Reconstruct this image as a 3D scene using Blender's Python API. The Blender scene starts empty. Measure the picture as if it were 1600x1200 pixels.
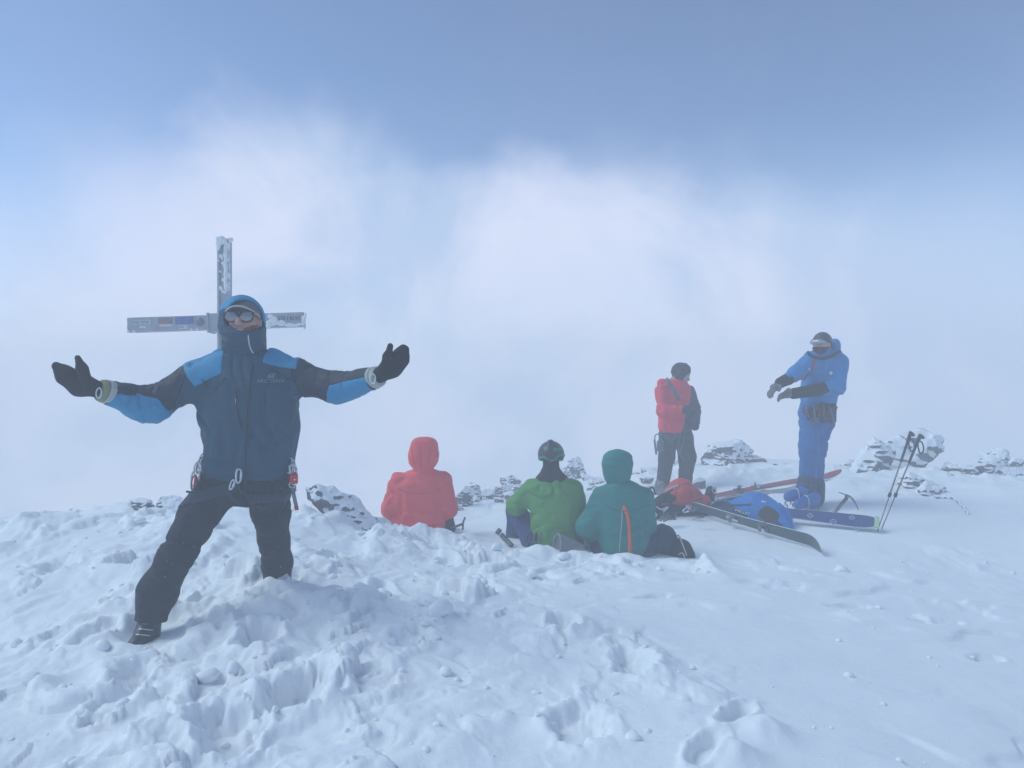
import bpy, math
import numpy as np
from mathutils import Vector, Matrix

scene = bpy.context.scene
COL = scene.collection
R = math.radians

# ------------------------------------------------------------------ camera
CAM_Z = 1.30
FPX = 1180.0                      # focal length of the phone camera, in 1600 px widths
cam_data = bpy.data.cameras.new("camera")
cam_data.sensor_width = 36.0
cam_data.lens = 36.0 * FPX / 1600.0
cam_data.clip_start = 0.05
cam_data.clip_end = 500.0
cam = bpy.data.objects.new("camera", cam_data)
cam.location = (0, 0, CAM_Z)
cam.rotation_euler = (R(90), 0, 0)
COL.objects.link(cam)
scene.camera = cam


def W(px, py, Y):
    """A spot of the summit given by its bearing from the camera and its distance Y."""
    return np.array([(px - 800.0) / FPX * Y, Y, CAM_Z - (py - 600.0) / FPX * Y])


# ------------------------------------------------------------------ sky, sun, exposure
SUN_EL, SUN_AZ = 48.0, -88.0      # sun to the left, veiled by cloud (azimuth from +Y towards +X)
world = bpy.data.worlds.new("World")
scene.world = world
world.use_nodes = True
nt = world.node_tree
for n in list(nt.nodes):
    nt.nodes.remove(n)


def wn(kind, **kw):
    n = nt.nodes.new(kind)
    for k, v in kw.items():
        setattr(n, k, v)
    return n


def wmath(op, a, b=None, c=None, clamp=False):
    n = wn("ShaderNodeMath", operation=op, use_clamp=clamp)
    for i, v in enumerate((a, b, c)):
        if v is None:
            continue
        if isinstance(v, (int, float)):
            n.inputs[i].default_value = v
        else:
            nt.links.new(v, n.inputs[i])
    return n.outputs[0]


def wsmooth(v, lo, hi):
    n = wn("ShaderNodeMapRange", interpolation_type='SMOOTHSTEP')
    nt.links.new(v, n.inputs[0])
    n.inputs[1].default_value = lo
    n.inputs[2].default_value = hi
    return n.outputs[0]


sky = wn("ShaderNodeTexSky", sky_type='NISHITA', sun_disc=False)
sky.sun_elevation = R(SUN_EL)
sky.sun_rotation = R(SUN_AZ)
sky.altitude = 3500.0
sky.air_density = 1.0
sky.dust_density = 0.1
sky.ozone_density = 1.0
SKY_STRENGTH = 0.15
sky_scaled = wn("ShaderNodeVectorMath", operation='SCALE')
nt.links.new(sky.outputs[0], sky_scaled.inputs[0])
sky_scaled.inputs[3].default_value = 1.0
tc = wn("ShaderNodeTexCoord")
dirn = wn("ShaderNodeVectorMath", operation='NORMALIZE')
nt.links.new(tc.outputs['Generated'], dirn.inputs[0])
sep = wn("ShaderNodeSeparateXYZ")
nt.links.new(dirn.outputs[0], sep.inputs[0])
zdir = sep.outputs[2]


def wnoise(scale, detail, rough, dist=0.0, seed=0.0):
    n = wn("ShaderNodeTexNoise", noise_dimensions='4D')
    nt.links.new(dirn.outputs[0], n.inputs['Vector'])
    n.inputs['W'].default_value = seed
    n.inputs['Scale'].default_value = scale
    n.inputs['Detail'].default_value = detail
    n.inputs['Roughness'].default_value = rough
    n.inputs['Distortion'].default_value = dist
    return n.outputs[0]


big = wnoise(2.6, 4.0, 0.55, 0.3, 1.7)
fine = wnoise(6.0, 4.0, 0.5, 0.4, 4.2)
# cloud bank: solid near the horizon all round, breaking up about 15 degrees above it
top = wmath('ADD', zdir, wmath('MULTIPLY', wmath('SUBTRACT', 0.5, big), 0.30))
top = wmath('ADD', top, wmath('MULTIPLY', wmath('SUBTRACT', 0.5, fine), 0.05))
mask = wmath('SUBTRACT', 1.0, wsmooth(top, 0.03, 0.29))
# two towering heads of the bank
for (px, py, rad, amt) in ((475, 285, 170, 0.85), (390, 380, 190, 0.6), (250, 430, 220, 0.5), (720, 395, 120, 0.60), (860, 360, 130, 0.85), (1000, 350, 125, 0.85), (1120, 430, 170, 0.7), (1290, 490, 200, 0.6), (1500, 530, 220, 0.5), (640, 440, 170, 0.6)):
    d = Vector(W(px, py, 10.0) - np.array([0, 0, CAM_Z])).normalized()
    dot = wn("ShaderNodeVectorMath", operation='DISTANCE')
    nt.links.new(dirn.outputs[0], dot.inputs[0])
    dot.inputs[1].default_value = d
    dist = wmath('ADD', dot.outputs[1], wmath('MULTIPLY', wmath('SUBTRACT', fine, 0.5), 0.22))
    puff = wmath('SUBTRACT', 1.0, wsmooth(dist, 0.22 * rad / FPX, 1.15 * rad / FPX))
    puff = wmath('MULTIPLY', puff, amt)
    mask = wmath('SUBTRACT', 1.0, wmath('MULTIPLY', wmath('SUBTRACT', 1.0, mask), wmath('SUBTRACT', 1.0, puff)))
# a thin high veil over the whole sky
mask = wmath('SUBTRACT', 1.0, wmath('MULTIPLY', wmath('SUBTRACT', 1.0, mask), 0.94))
billow = wnoise(3.4, 6.0, 0.6, 0.6, 9.1)
ccol = wn("ShaderNodeMix", data_type='RGBA')
nt.links.new(wsmooth(billow, 0.38, 0.62), ccol.inputs[0])
ccol.inputs[6].default_value = (3.0, 3.75, 5.05, 1)
ccol.inputs[7].default_value = (4.35, 4.65, 5.75, 1)
mix = wn("ShaderNodeMix", data_type='RGBA')
nt.links.new(mask, mix.inputs[0])
nt.links.new(sky_scaled.outputs[0], mix.inputs[6])
nt.links.new(ccol.outputs[2], mix.inputs[7])
bg = wn("ShaderNodeBackground")
nt.links.new(mix.outputs[2], bg.inputs[0])
bg.inputs[1].default_value = SKY_STRENGTH
wout = wn("ShaderNodeOutputWorld")
nt.links.new(bg.outputs[0], wout.inputs[0])

sun_data = bpy.data.lights.new("sun", 'SUN')
sun_data.energy = 1.45
sun_data.angle = R(34)
sun_data.color = (0.86, 1.0, 1.0)
sun = bpy.data.objects.new("sun", sun_data)
sd = Vector((math.sin(R(SUN_AZ)) * math.cos(R(SUN_EL)), math.cos(R(SUN_AZ)) * math.cos(R(SUN_EL)), math.sin(R(SUN_EL))))
sun.rotation_euler = sd.to_track_quat('Z', 'Y').to_euler()
sun.location = sd * 30
COL.objects.link(sun)

vs = scene.view_settings
vs.view_transform = 'Standard'
vs.look = 'None'
vs.exposure = 0.23
vs.gamma = 1.0
vs.use_curve_mapping = False
scene.cycles.use_denoising = True
scene.cycles.max_bounces = 8
scene.cycles.diffuse_bounces = 3
scene.cycles.volume_bounces = 2
scene.cycles.use_fast_gi = False

# ------------------------------------------------------------------ numpy helpers
def _hash(*ix, seed=0):
    h = np.full(np.shape(ix[0]), (seed * 374761393 + 668265263) & 0xffffffff, dtype=np.uint32)
    for k, i in enumerate(ix):
        h = (h ^ (i.astype(np.int64).astype(np.uint32) * np.uint32((2246822519, 3266489917, 668265263)[k]))) * np.uint32(2654435761)
        h ^= h >> np.uint32(15)
    h = h * np.uint32(2246822519)
    h ^= h >> np.uint32(13)
    return h.astype(np.float64) / 4294967296.0


def vnoise2(x, y, seed=0):
    xi, yi = np.floor(x), np.floor(y)
    fx, fy = x - xi, y - yi
    ux, uy = fx * fx * fx * (fx * (fx * 6 - 15) + 10), fy * fy * fy * (fy * (fy * 6 - 15) + 10)

    def g(ox, oy):
        a = _hash(xi + ox, yi + oy, seed=seed) * 2 * np.pi
        return np.cos(a) * (fx - ox) + np.sin(a) * (fy - oy)
    return 1.5 * ((g(0, 0) * (1 - ux) + g(1, 0) * ux) * (1 - uy) + (g(0, 1) * (1 - ux) + g(1, 1) * ux) * uy)


def vnoise3(p, seed=0):
    i = np.floor(p)
    f = p - i
    u = f * f * (3 - 2 * f)
    r = 0
    for ox in (0, 1):
        for oy in (0, 1):
            for oz in (0, 1):
                w = (u[:, 0] if ox else 1 - u[:, 0]) * (u[:, 1] if oy else 1 - u[:, 1]) * (u[:, 2] if oz else 1 - u[:, 2])
                r = r + w * _hash(i[:, 0] + ox, i[:, 1] + oy, i[:, 2] + oz, seed=seed)
    return r * 2 - 1


def fbm2(x, y, octaves=4, seed=0, rough=0.5):
    a, s, t = 1.0, 0.0, 0.0
    for o in range(octaves):
        s = s + a * vnoise2(x * 2 ** o + 17.3 * o, y * 2 ** o - 9.1 * o, seed + o)
        t += a
        a *= rough
    return s / t


def worley2(x, y, seed=0):
    xi, yi = np.floor(x), np.floor(y)
    best = np.full(x.shape, 9.0)
    second = np.full(x.shape, 9.0)
    ident = np.zeros(x.shape)
    for ox in (-1, 0, 1):
        for oy in (-1, 0, 1):
            cx, cy = xi + ox, yi + oy
            d = np.hypot(cx + _hash(cx, cy, seed=seed) - x, cy + _hash(cx, cy, seed=seed + 7) - y)
            nearer = d < best
            second = np.where(nearer, best, np.minimum(second, d))
            ident = np.where(nearer, _hash(cx, cy, seed=seed + 13), ident)
            best = np.where(nearer, d, best)
    return best, second, ident


def sstep(a, b, v):
    t = np.clip((v - a) / (b - a), 0, 1)
    return t * t * (3 - 2 * t)


# ------------------------------------------------------------------ materials
def mat_base(name):
    m = bpy.data.materials.new(name)
    m.use_nodes = True
    t = m.node_tree
    return m, t, t.nodes["Principled BSDF"]


def cloth(name, col, rough=0.7, var=0.18, weave=900.0, bump=0.12, snow=0.0):
    """Woven fabric: faint colour variation, weave relief, and (snow) a dusting of blown snow."""
    m, t, b = mat_base(name)
    tc = t.nodes.new("ShaderNodeTexCoord")
    n = t.nodes.new("ShaderNodeTexNoise")
    n.inputs['Scale'].default_value = 9.0
    n.inputs['Detail'].default_value = 5.0
    t.links.new(tc.outputs['Object'], n.inputs['Vector'])
    mx = t.nodes.new("ShaderNodeMix")
    mx.data_type = 'RGBA'
    mx.inputs[6].default_value = (*[c * (1 - var) for c in col], 1)
    mx.inputs[7].default_value = (*[min(1, c * (1 + var)) for c in col], 1)
    t.links.new(n.outputs[0], mx.inputs[0])
    out = mx.outputs[2]
    if snow > 0:
        s = t.nodes.new("ShaderNodeTexNoise")
        s.inputs['Scale'].default_value = 38.0
        s.inputs['Detail'].default_value = 6.0
        s.inputs['Roughness'].default_value = 0.75
        t.links.new(tc.outputs['Object'], s.inputs['Vector'])
        r = t.nodes.new("ShaderNodeMapRange")
        r.inputs[1].default_value = 0.70 - snow * 0.15
        r.inputs[2].default_value = 0.80 - snow * 0.15
        t.links.new(s.outputs[0], r.inputs[0])
        m2 = t.nodes.new("ShaderNodeMix")
        m2.data_type = 'RGBA'
        m2.inputs[7].default_value = (0.75, 0.78, 0.82, 1)
        t.links.new(r.outputs[0], m2.inputs[0])
        t.links.new(out, m2.inputs[6])
        out = m2.outputs[2]
    t.links.new(out, b.inputs['Base Color'])
    b.inputs['Roughness'].default_value = rough
    b.inputs['Specular IOR Level'].default_value = 0.3
    w = t.nodes.new("ShaderNodeTexNoise")
    w.inputs['Scale'].default_value = 55.0
    w.inputs['Detail'].default_value = 6.0
    w.inputs['Roughness'].default_value = 0.65
    t.links.new(tc.outputs['Object'], w.inputs['Vector'])
    bp = t.nodes.new("ShaderNodeBump")
    bp.inputs['Strength'].default_value = bump
    bp.inputs['Distance'].default_value = 0.02
    t.links.new(w.outputs[0], bp.inputs['Height'])
    t.links.new(bp.outputs[0], b.inputs['Normal'])
    return m


def plain(name, col, rough=0.5, metal=0.0, spec=0.5, var=0.12, scale=30.0):
    m, t, b = mat_base(name)
    tc = t.nodes.new("ShaderNodeTexCoord")
    n = t.nodes.new("ShaderNodeTexNoise")
    n.inputs['Scale'].default_value = scale
    n.inputs['Detail'].default_value = 4.0
    t.links.new(tc.outputs['Object'], n.inputs['Vector'])
    mx = t.nodes.new("ShaderNodeMix")
    mx.data_type = 'RGBA'
    mx.inputs[6].default_value = (*[c * (1 - var) for c in col], 1)
    mx.inputs[7].default_value = (*[min(1, c * (1 + var)) for c in col], 1)
    t.links.new(n.outputs[0], mx.inputs[0])
    t.links.new(mx.outputs[2], b.inputs['Base Color'])
    b.inputs['Roughness'].default_value = rough
    b.inputs['Metallic'].default_value = metal
    b.inputs['Specular IOR Level'].default_value = spec
    return m


def make_snow(name, bump=0.4, scale=48.0):
    m, t, b = mat_base(name)
    geo = t.nodes.new("ShaderNodeNewGeometry")
    n = t.nodes.new("ShaderNodeTexNoise")
    n.inputs['Scale'].default_value = 3.0
    n.inputs['Detail'].default_value = 5.0
    t.links.new(geo.outputs['Position'], n.inputs['Vector'])
    mx = t.nodes.new("ShaderNodeMix")
    mx.data_type = 'RGBA'
    mx.inputs[6].default_value = (0.84, 0.87, 0.90, 1)
    mx.inputs[7].default_value = (0.92, 0.93, 0.94, 1)
    t.links.new(n.outputs[0], mx.inputs[0])
    t.links.new(mx.outputs[2], b.inputs['Base Color'])
    b.inputs['Roughness'].default_value = 0.75
    b.inputs['Specular IOR Level'].default_value = 0.2
    b.inputs['Subsurface Weight'].default_value = 0.4
    b.inputs['Subsurface Radius'].default_value = (0.6, 0.8, 1.0)
    b.inputs['Subsurface Scale'].default_value = 0.016
    f = t.nodes.new("ShaderNodeTexNoise")
    f.inputs['Scale'].default_value = scale
    f.inputs['Detail'].default_value = 7.0
    f.inputs['Roughness'].default_value = 0.7
    t.links.new(geo.outputs['Position'], f.inputs['Vector'])
    bp = t.nodes.new("ShaderNodeBump")
    bp.inputs['Strength'].default_value = bump
    bp.inputs['Distance'].default_value = 0.012
    t.links.new(f.outputs[0], bp.inputs['Height'])
    t.links.new(bp.outputs[0], b.inputs['Normal'])
    return m


# ------------------------------------------------------------------ object helpers
def link_mesh(name, me, mat, parent=None, base=None):
    o = bpy.data.objects.new(name, me)
    COL.objects.link(o)
    if mat is not None:
        me.materials.append(mat)
    if parent is not None:
        o.parent = parent
    if base is not None:
        o.location = base
    return o


def mesh_np(name, verts, faces, smooth=True):
    """Mesh from numpy arrays; all faces have the same number of corners."""
    me = bpy.data.meshes.new(name)
    verts = np.asarray(verts, dtype=np.float32)
    faces = np.asarray(faces, dtype=np.int32)
    k = faces.shape[1]
    me.vertices.add(len(verts))
    me.vertices.foreach_set("co", verts.ravel())
    me.loops.add(faces.size)
    me.loops.foreach_set("vertex_index", faces.ravel())
    me.polygons.add(len(faces))
    me.polygons.foreach_set("loop_start", np.arange(0, faces.size, k, dtype=np.int32))
    me.polygons.foreach_set("use_smooth", np.full(len(faces), smooth, dtype=bool))
    me.update(calc_edges=True)
    return me


def tag(o, label=None, category=None, group=None, kind=None):
    if label:
        o["label"] = label
    if category:
        o["category"] = category
    if group:
        o["group"] = group
    if kind:
        o["kind"] = kind
    return o


def thing(name, loc, label, category, group=None):
    e = bpy.data.objects.new(name, None)
    e.empty_display_size = 0.1
    e.location = [float(v) for v in loc]
    COL.objects.link(e)
    return tag(e, label, category, group)


# ------------------------------------------------------------------ implicit-surface modelling
def sdf_mesh(name, f, lo, hi, vox, mat, parent=None, base=(0, 0, 0), smooth=True):
    """Surface of f(points) = 0 by surface nets; inside is negative. Vertices are stored relative to base."""
    lo = np.asarray(lo, float)
    hi = np.asarray(hi, float)
    n = np.ceil((hi - lo) / vox).astype(int) + 1
    B = 4
    nb = np.ceil(n / B).astype(int)
    n = nb * B
    # coarse pass: keep only blocks near the surface
    cx = [lo[i] + (np.arange(nb[i]) * B + (B - 1) / 2) * vox for i in range(3)]
    C = np.stack(np.meshgrid(*cx, indexing='ij'), -1).reshape(-1, 3)
    dc = f(C).reshape(nb)
    near = np.abs(dc) < B * vox * 0.87 * 1.9 + 0.012
    D = np.repeat(np.repeat(np.repeat(np.where(dc > 0, 1.0, -1.0), B, 0), B, 1), B, 2)
    fine = np.repeat(np.repeat(np.repeat(near, B, 0), B, 1), B, 2)
    idx = np.argwhere(fine)
    D[fine] = f(lo + idx * vox)
    for ax in range(3):                      # close the shape at the bounds
        s = [slice(None)] * 3
        s[ax] = 0
        D[tuple(s)] = np.maximum(D[tuple(s)], 1e-3)
        s[ax] = -1
        D[tuple(s)] = np.maximum(D[tuple(s)], 1e-3)
    ins = D < 0
    c = ins[:-1, :-1, :-1].astype(np.int8)
    tot = np.zeros_like(c)
    for a in (0, 1):
        for b in (0, 1):
            for d in (0, 1):
                tot += ins[a:n[0] - 1 + a, b:n[1] - 1 + b, d:n[2] - 1 + d]
    act = (tot > 0) & (tot < 8)
    cells = np.argwhere(act)
    vid = np.full(act.shape, -1, dtype=np.int64)
    vid[act] = np.arange(len(cells))
    acc = np.zeros((len(cells), 3))
    cnt = np.zeros(len(cells))
    corners = [(a, b, d) for a in (0, 1) for b in (0, 1) for d in (0, 1)]
    val = {k: D[cells[:, 0] + k[0], cells[:, 1] + k[1], cells[:, 2] + k[2]] for k in corners}
    for k in corners:
        for ax in range(3):
            if k[ax] == 0:
                k2 = list(k)
                k2[ax] = 1
                v0, v1 = val[k], val[tuple(k2)]
                cr = (v0 < 0) != (v1 < 0)
                den = np.where(cr, v0 - v1, 1.0)
                t = np.where(cr, v0 / den, 0)
                pos = np.array(k, float)[None, :].repeat(len(cells), 0)
                pos[:, ax] = t
                acc += pos * cr[:, None]
                cnt += cr
    verts = lo + (cells + acc / np.maximum(cnt, 1)[:, None]) * vox
    faces = []
    for ax in range(3):
        u, w = (ax + 1) % 3, (ax + 2) % 3
        s0 = [slice(1, -1)] * 3
        s0[ax] = slice(0, -1)
        s1 = [slice(1, -1)] * 3
        s1[ax] = slice(1, None)
        a, b = ins[tuple(s0)], ins[tuple(s1)]
        for flip, sel in ((False, a & ~b), (True, ~a & b)):
            e = np.argwhere(sel)
            if not len(e):
                continue
            off = np.ones(3, int)
            off[ax] = 0
            e = e + off
            du = np.zeros(3, int)
            du[u] = 1
            dw = np.zeros(3, int)
            dw[w] = 1
            q = [e - du - dw, e - dw, e, e - du]
            ids = np.stack([vid[x[:, 0], x[:, 1], x[:, 2]] for x in q], 1)
            faces.append(ids[:, ::-1] if flip else ids)
    if not faces:
        raise RuntimeError("empty sdf " + name)
    faces = np.concatenate(faces)
    base = np.asarray(base, float)
    me = mesh_np(name, verts - base, faces, smooth)
    return link_mesh(name, me, mat, parent)


def smin(a, b, k):
    h = np.clip(0.5 + 0.5 * (b - a) / k, 0, 1)
    return b + (a - b) * h - k * h * (1 - h)


def smax(a, b, k):
    return -smin(-a, -b, k)


def seg_t(p, a, b):
    a, b = np.asarray(a, float), np.asarray(b, float)
    ab = b - a
    t = np.clip(((p - a) @ ab) / max(1e-9, ab @ ab), 0, 1)
    return t, np.linalg.norm(p - a - t[:, None] * ab, axis=1)


def chain(p, pts, rad, k=0.03):
    d = None
    for i in range(len(pts) - 1):
        t, e = seg_t(p, pts[i], pts[i + 1])
        e = e - (rad[i] + (rad[i + 1] - rad[i]) * t)
        d = e if d is None else smin(d, e, k)
    return d


def ell(p, c, r, rot=None):
    q = p - np.asarray(c, float)
    if rot is not None:
        q = q @ np.asarray(rot)
    r = np.asarray(r, float)
    k0 = np.linalg.norm(q / r, axis=1)
    k1 = np.linalg.norm(q / (r * r), axis=1)
    return k0 * (k0 - 1.0) / np.maximum(k1, 1e-9)


def rbox(p, c, h, r=0.01, rot=None):
    q = p - np.asarray(c, float)
    if rot is not None:
        q = q @ np.asarray(rot)
    q = np.abs(q) - (np.asarray(h, float) - r)
    return np.linalg.norm(np.maximum(q, 0), axis=1) + np.minimum(q.max(1), 0) - r


def slices(p, S, yaw=0.0, n=2.3, kcap=0.03):
    """Upright body lofted through S = [(cx, cy, z, rx, ry)], lowest first."""
    S = np.asarray(S, float)
    S = S[np.argsort(S[:, 2])]
    z = p[:, 2]
    cx, cy, rx, ry = (np.interp(z, S[:, 2], S[:, i]) for i in (0, 1, 3, 4))
    dx, dy = p[:, 0] - cx, p[:, 1] - cy
    if yaw:
        c, s = math.cos(yaw), math.sin(yaw)
        dx, dy = c * dx + s * dy, -s * dx + c * dy
    rad = ((np.abs(dx) / rx) ** n + (np.abs(dy) / ry) ** n) ** (1.0 / n)
    d = (rad - 1) * np.minimum(rx, ry)
    d = smax(d, z - S[-1, 2], kcap)
    return smax(d, S[0, 2] - z, kcap)


def creases(p, L):
    """Fold lines: (polyline, width, depth); positive depth is a valley."""
    d = np.zeros(len(p))
    for pts, w, a in L:
        e = None
        A = np.asarray(pts, float)
        near = np.flatnonzero(((p > A.min(0) - 2.6 * w) & (p < A.max(0) + 2.6 * w)).all(1))
        if not len(near):
            continue
        s = p[near]
        for i in range(len(pts) - 1):
            _, q = seg_t(s, pts[i], pts[i + 1])
            e = q if e is None else np.minimum(e, q)
        d[near] += a * np.exp(-(e / w) ** 2)
    return d


def wrinkle(p, amp, scale=(9, 9, 9), seed=3):
    q = p * np.asarray(scale, float)
    w = vnoise3(q, seed)
    w2 = vnoise3(q * 2.1 + 3.7 + w[:, None] * 0.6, seed + 1)
    return amp * ((1 - 2.2 * np.abs(w)) * 0.6 + w2 * 0.4)


def drape(p, amp, scale, seed=3, sharp=0.16):
    """Cloth: soft bulges parted by narrow creases."""
    q = p * np.asarray(scale, float)
    q = q + 0.45 * vnoise3(q * 0.9 + 11.0, seed + 5)[:, None]
    w = vnoise3(q, seed)
    w2 = vnoise3(q * 1.9 + 7.3, seed + 1)
    gate = np.clip(0.55 + 0.9 * vnoise3(q * 0.6 + 2.0, seed + 2), 0, 1)
    return amp * gate * (np.exp(-(w / sharp) ** 2) + 0.55 * np.exp(-(w2 / sharp) ** 2) - 0.35) + 0.4 * amp * vnoise3(q * 0.5, seed + 3)


def tube(name, pts, rad, mat, parent=None, base=(0, 0, 0), closed=False, sides=8):
    pts = np.asarray(pts, float) - np.asarray(base, float)
    n = len(pts)
    rad = np.broadcast_to(np.asarray(rad, float), (n,))
    if closed:
        tan = np.roll(pts, -1, 0) - np.roll(pts, 1, 0)
    else:
        tan = np.gradient(pts, axis=0)
    tan /= np.linalg.norm(tan, axis=1)[:, None] + 1e-12
    up = np.array([0, 0, 1.0]) if abs(tan[0][2]) < 0.9 else np.array([1.0, 0, 0])
    verts, a = [], np.arange(sides) * 2 * np.pi / sides
    nrm = np.cross(tan[0], up)
    for i in range(n):
        nrm = nrm - tan[i] * (nrm @ tan[i])
        nrm /= np.linalg.norm(nrm) + 1e-12
        bi = np.cross(tan[i], nrm)
        verts.append(pts[i] + rad[i] * (np.cos(a)[:, None] * nrm + np.sin(a)[:, None] * bi))
    verts = np.concatenate(verts)
    F = []
    for i in range(n if closed else n - 1):
        j = (i + 1) % n
        for k in range(sides):
            l = (k + 1) % sides
            F.append((i * sides + k, i * sides + l, j * sides + l, j * sides + k))
    if not closed:
        for i, rev in ((0, True), (n - 1, False)):
            c = len(verts)
            verts = np.vstack([verts, pts[i]])
            for k in range(0, sides):
                l = (k + 1) % sides
                q = (i * sides + k, i * sides + l, c, c)
                F.append(q)
        me = bpy.data.meshes.new(name)
        me.from_pydata(verts.tolist(), [], [tuple(dict.fromkeys(q)) for q in F])
        me.polygons.foreach_set("use_smooth", [True] * len(me.polygons))
        me.update()
    else:
        me = mesh_np(name, verts, F)
    import bmesh
    bm = bmesh.new()
    bm.from_mesh(me)
    bmesh.ops.recalc_face_normals(bm, faces=bm.faces)
    bm.to_mesh(me)
    bm.free()
    return link_mesh(name, me, mat, parent)


def spline(pts, n=24, closed=False):
    """Catmull-Rom through pts."""
    P = np.asarray(pts, float)
    m = len(P)
    out = []
    segs = m if closed else m - 1
    per = max(2, n // segs)
    for i in range(segs):
        if closed:
            a, b, c, d = P[(i - 1) % m], P[i], P[(i + 1) % m], P[(i + 2) % m]
        else:
            a, b, c, d = P[max(i - 1, 0)], P[i], P[i + 1], P[min(i + 2, m - 1)]
        for t in np.arange(per) / per:
            out.append(0.5 * ((2 * b) + (c - a) * t + (2 * a - 5 * b + 4 * c - d) * t * t + (3 * b - a - 3 * c + d) * t ** 3))
    if not closed:
        out.append(P[-1])
    return np.array(out)


def basis(x, y):
    """Rotation matrix whose columns are the local x, y, z axes in world space."""
    x = np.asarray(x, float)
    x = x / np.linalg.norm(x)
    y = np.asarray(y, float)
    y = y - x * (x @ y)
    y = y / np.linalg.norm(y)
    return np.stack([x, y, np.cross(x, y)], 1)


def box_mesh(name, c, h, rot, mat, parent=None, base=(0, 0, 0), bevel=0.003):
    import bmesh
    bm = bmesh.new()
    bmesh.ops.create_cube(bm, size=2.0)
    for v in bm.verts:
        v.co = Vector((v.co.x * h[0], v.co.y * h[1], v.co.z * h[2]))
    if bevel > 0:
        bmesh.ops.bevel(bm, geom=list(bm.edges), offset=min(bevel, min(h) * 0.8), segments=2, affect='EDGES', profile=0.5)
    M = Matrix(np.asarray(rot).tolist()) if rot is not None else Matrix.Identity(3)
    off = Vector(np.asarray(c, float) - np.asarray(base, float))
    for v in bm.verts:
        v.co = M @ v.co + off
    me = bpy.data.meshes.new(name)
    bm.to_mesh(me)
    bm.free()
    return link_mesh(name, me, mat, parent)


def text_mesh(name, s, size, c, rot, mat, parent=None, base=(0, 0, 0), project=None, sx=1.0):
    """Flat lettering as a mesh; rot columns are text x, text up, outward normal. project(world pts) may lay it on a surface."""
    cu = bpy.data.curves.new(name, 'FONT')
    cu.body = s
    cu.size = size
    cu.align_x = 'CENTER'
    cu.align_y = 'CENTER'
    cu.resolution_u = 3
    tmp = bpy.data.objects.new(name + "_tmp", cu)
    COL.objects.link(tmp)
    dg = bpy.context.evaluated_depsgraph_get()
    me = bpy.data.meshes.new_from_object(tmp.evaluated_get(dg))
    bpy.data.objects.remove(tmp)
    n = len(me.vertices)
    co = np.zeros(n * 3, dtype=np.float32)
    me.vertices.foreach_get("co", co)
    co = co.reshape(-1, 3).astype(float)
    co[:, 0] *= sx
    Wp = np.asarray(c, float) + co @ np.asarray(rot).T
    if project:
        Wp = project(Wp)
    me.vertices.foreach_set("co", (Wp - np.asarray(base, float)).astype(np.float32).ravel())
    me.update()
    me.name = name
    me.materials.clear()
    return link_mesh(name, me, mat, parent)


def print_marks(name, c, rot, width, height, n, mat, parent, base, seed=0, project=None):
    """Print too small to read in the place: a row of upright strokes and bars; rot columns as for text_mesh."""
    r = np.random.default_rng(seed)
    V, F = [], []
    x = -width / 2
    step = width / n
    for k in range(n):
        w = step * r.uniform(.45, .78)
        bars = [(x, x + w * .3, -height / 2, height / 2)]
        if r.random() < .7:
            z0 = r.choice([-height / 2, -height * .1, height * .28])
            bars.append((x + w * .3, x + w, z0, z0 + height * .24))
        if r.random() < .5:
            bars.append((x + w * .75, x + w, -height / 2, height * r.uniform(.0, .5)))
        for (a, b, d, e) in bars:
            i = len(V)
            V += [(a, d), (b, d), (b, e), (a, e)]
            F.append((i, i + 1, i + 2, i + 3))
        x += step
    V = np.array(V)
    P = np.asarray(c, float) + V[:, :1] * rot[:, 0] + V[:, 1:] * rot[:, 1]
    if project:
        P = project(P)
    return link_mesh(name, mesh_np(name, P - np.asarray(base, float), F, False), mat, parent)
# ------------------------------------------------------------------ snow-covered summit
CTRL = [  # bearing x, bearing y, distance -> height of the untrodden snow
    (0, 1200, 2.75), (400, 1200, 2.75), (800, 1200, 2.72), (1200, 1200, 2.7), (1600, 1200, 2.95),
    (0, 1010, 4.0), (232, 985, 3.95), (430, 912, 4.5), (560, 950, 4.3), (700, 990, 4.0), (900, 1000, 3.95), (1100, 1000, 4.0), (1350, 1000, 4.3), (1600, 1000, 4.66),
    (0, 900, 5.1), (150, 870, 5.3), (330, 860, 5.3), (520, 860, 5.5), (700, 900, 5.3), (900, 905, 5.3), (1100, 905, 5.3), (1350, 905, 5.8), (1600, 900, 6.2),
    (0, 822, 6.3), (130, 803, 6.4), (280, 800, 6.4), (420, 800, 6.4), (490, 806, 6.4), (560, 840, 6.7),
    (660, 846, 6.9), (740, 838, 7.0), (850, 855, 6.6), (970, 866, 6.4), (1080, 868, 6.4), (1250, 855, 6.6), (1450, 830, 7.0), (1600, 830, 7.0),
    (700, 812, 8.6), (780, 800, 9.2), (900, 775, 10.5), (1060, 805, 7.7), (1150, 835, 7.1), (1255, 792, 8.0), (1370, 830, 7.05),
    (1040, 772, 10.0), (1130, 765, 9.2), (1310, 752, 9.2), (1450, 765, 8.8), (1600, 765, 8.6),
    (900, 748, 13.0), (980, 742, 12.5), (1130, 716, 12.0), (1250, 728, 11.5), (1400, 738, 10.8), (1600, 742, 10.0), (760, 778, 11.0),
]
_cp = np.array([W(*c) for c in CTRL] + [[-6, 0, -.3], [0, -1, -.3], [6, 0, -.35], [-8, 5, -.1], [8, 5, -.3], [-8, 9, -.8], [9, 9, .1]])


def _tps(r2):
    return np.where(r2 > 1e-12, 0.5 * r2 * np.log(np.maximum(r2, 1e-12)), 0)


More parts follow.
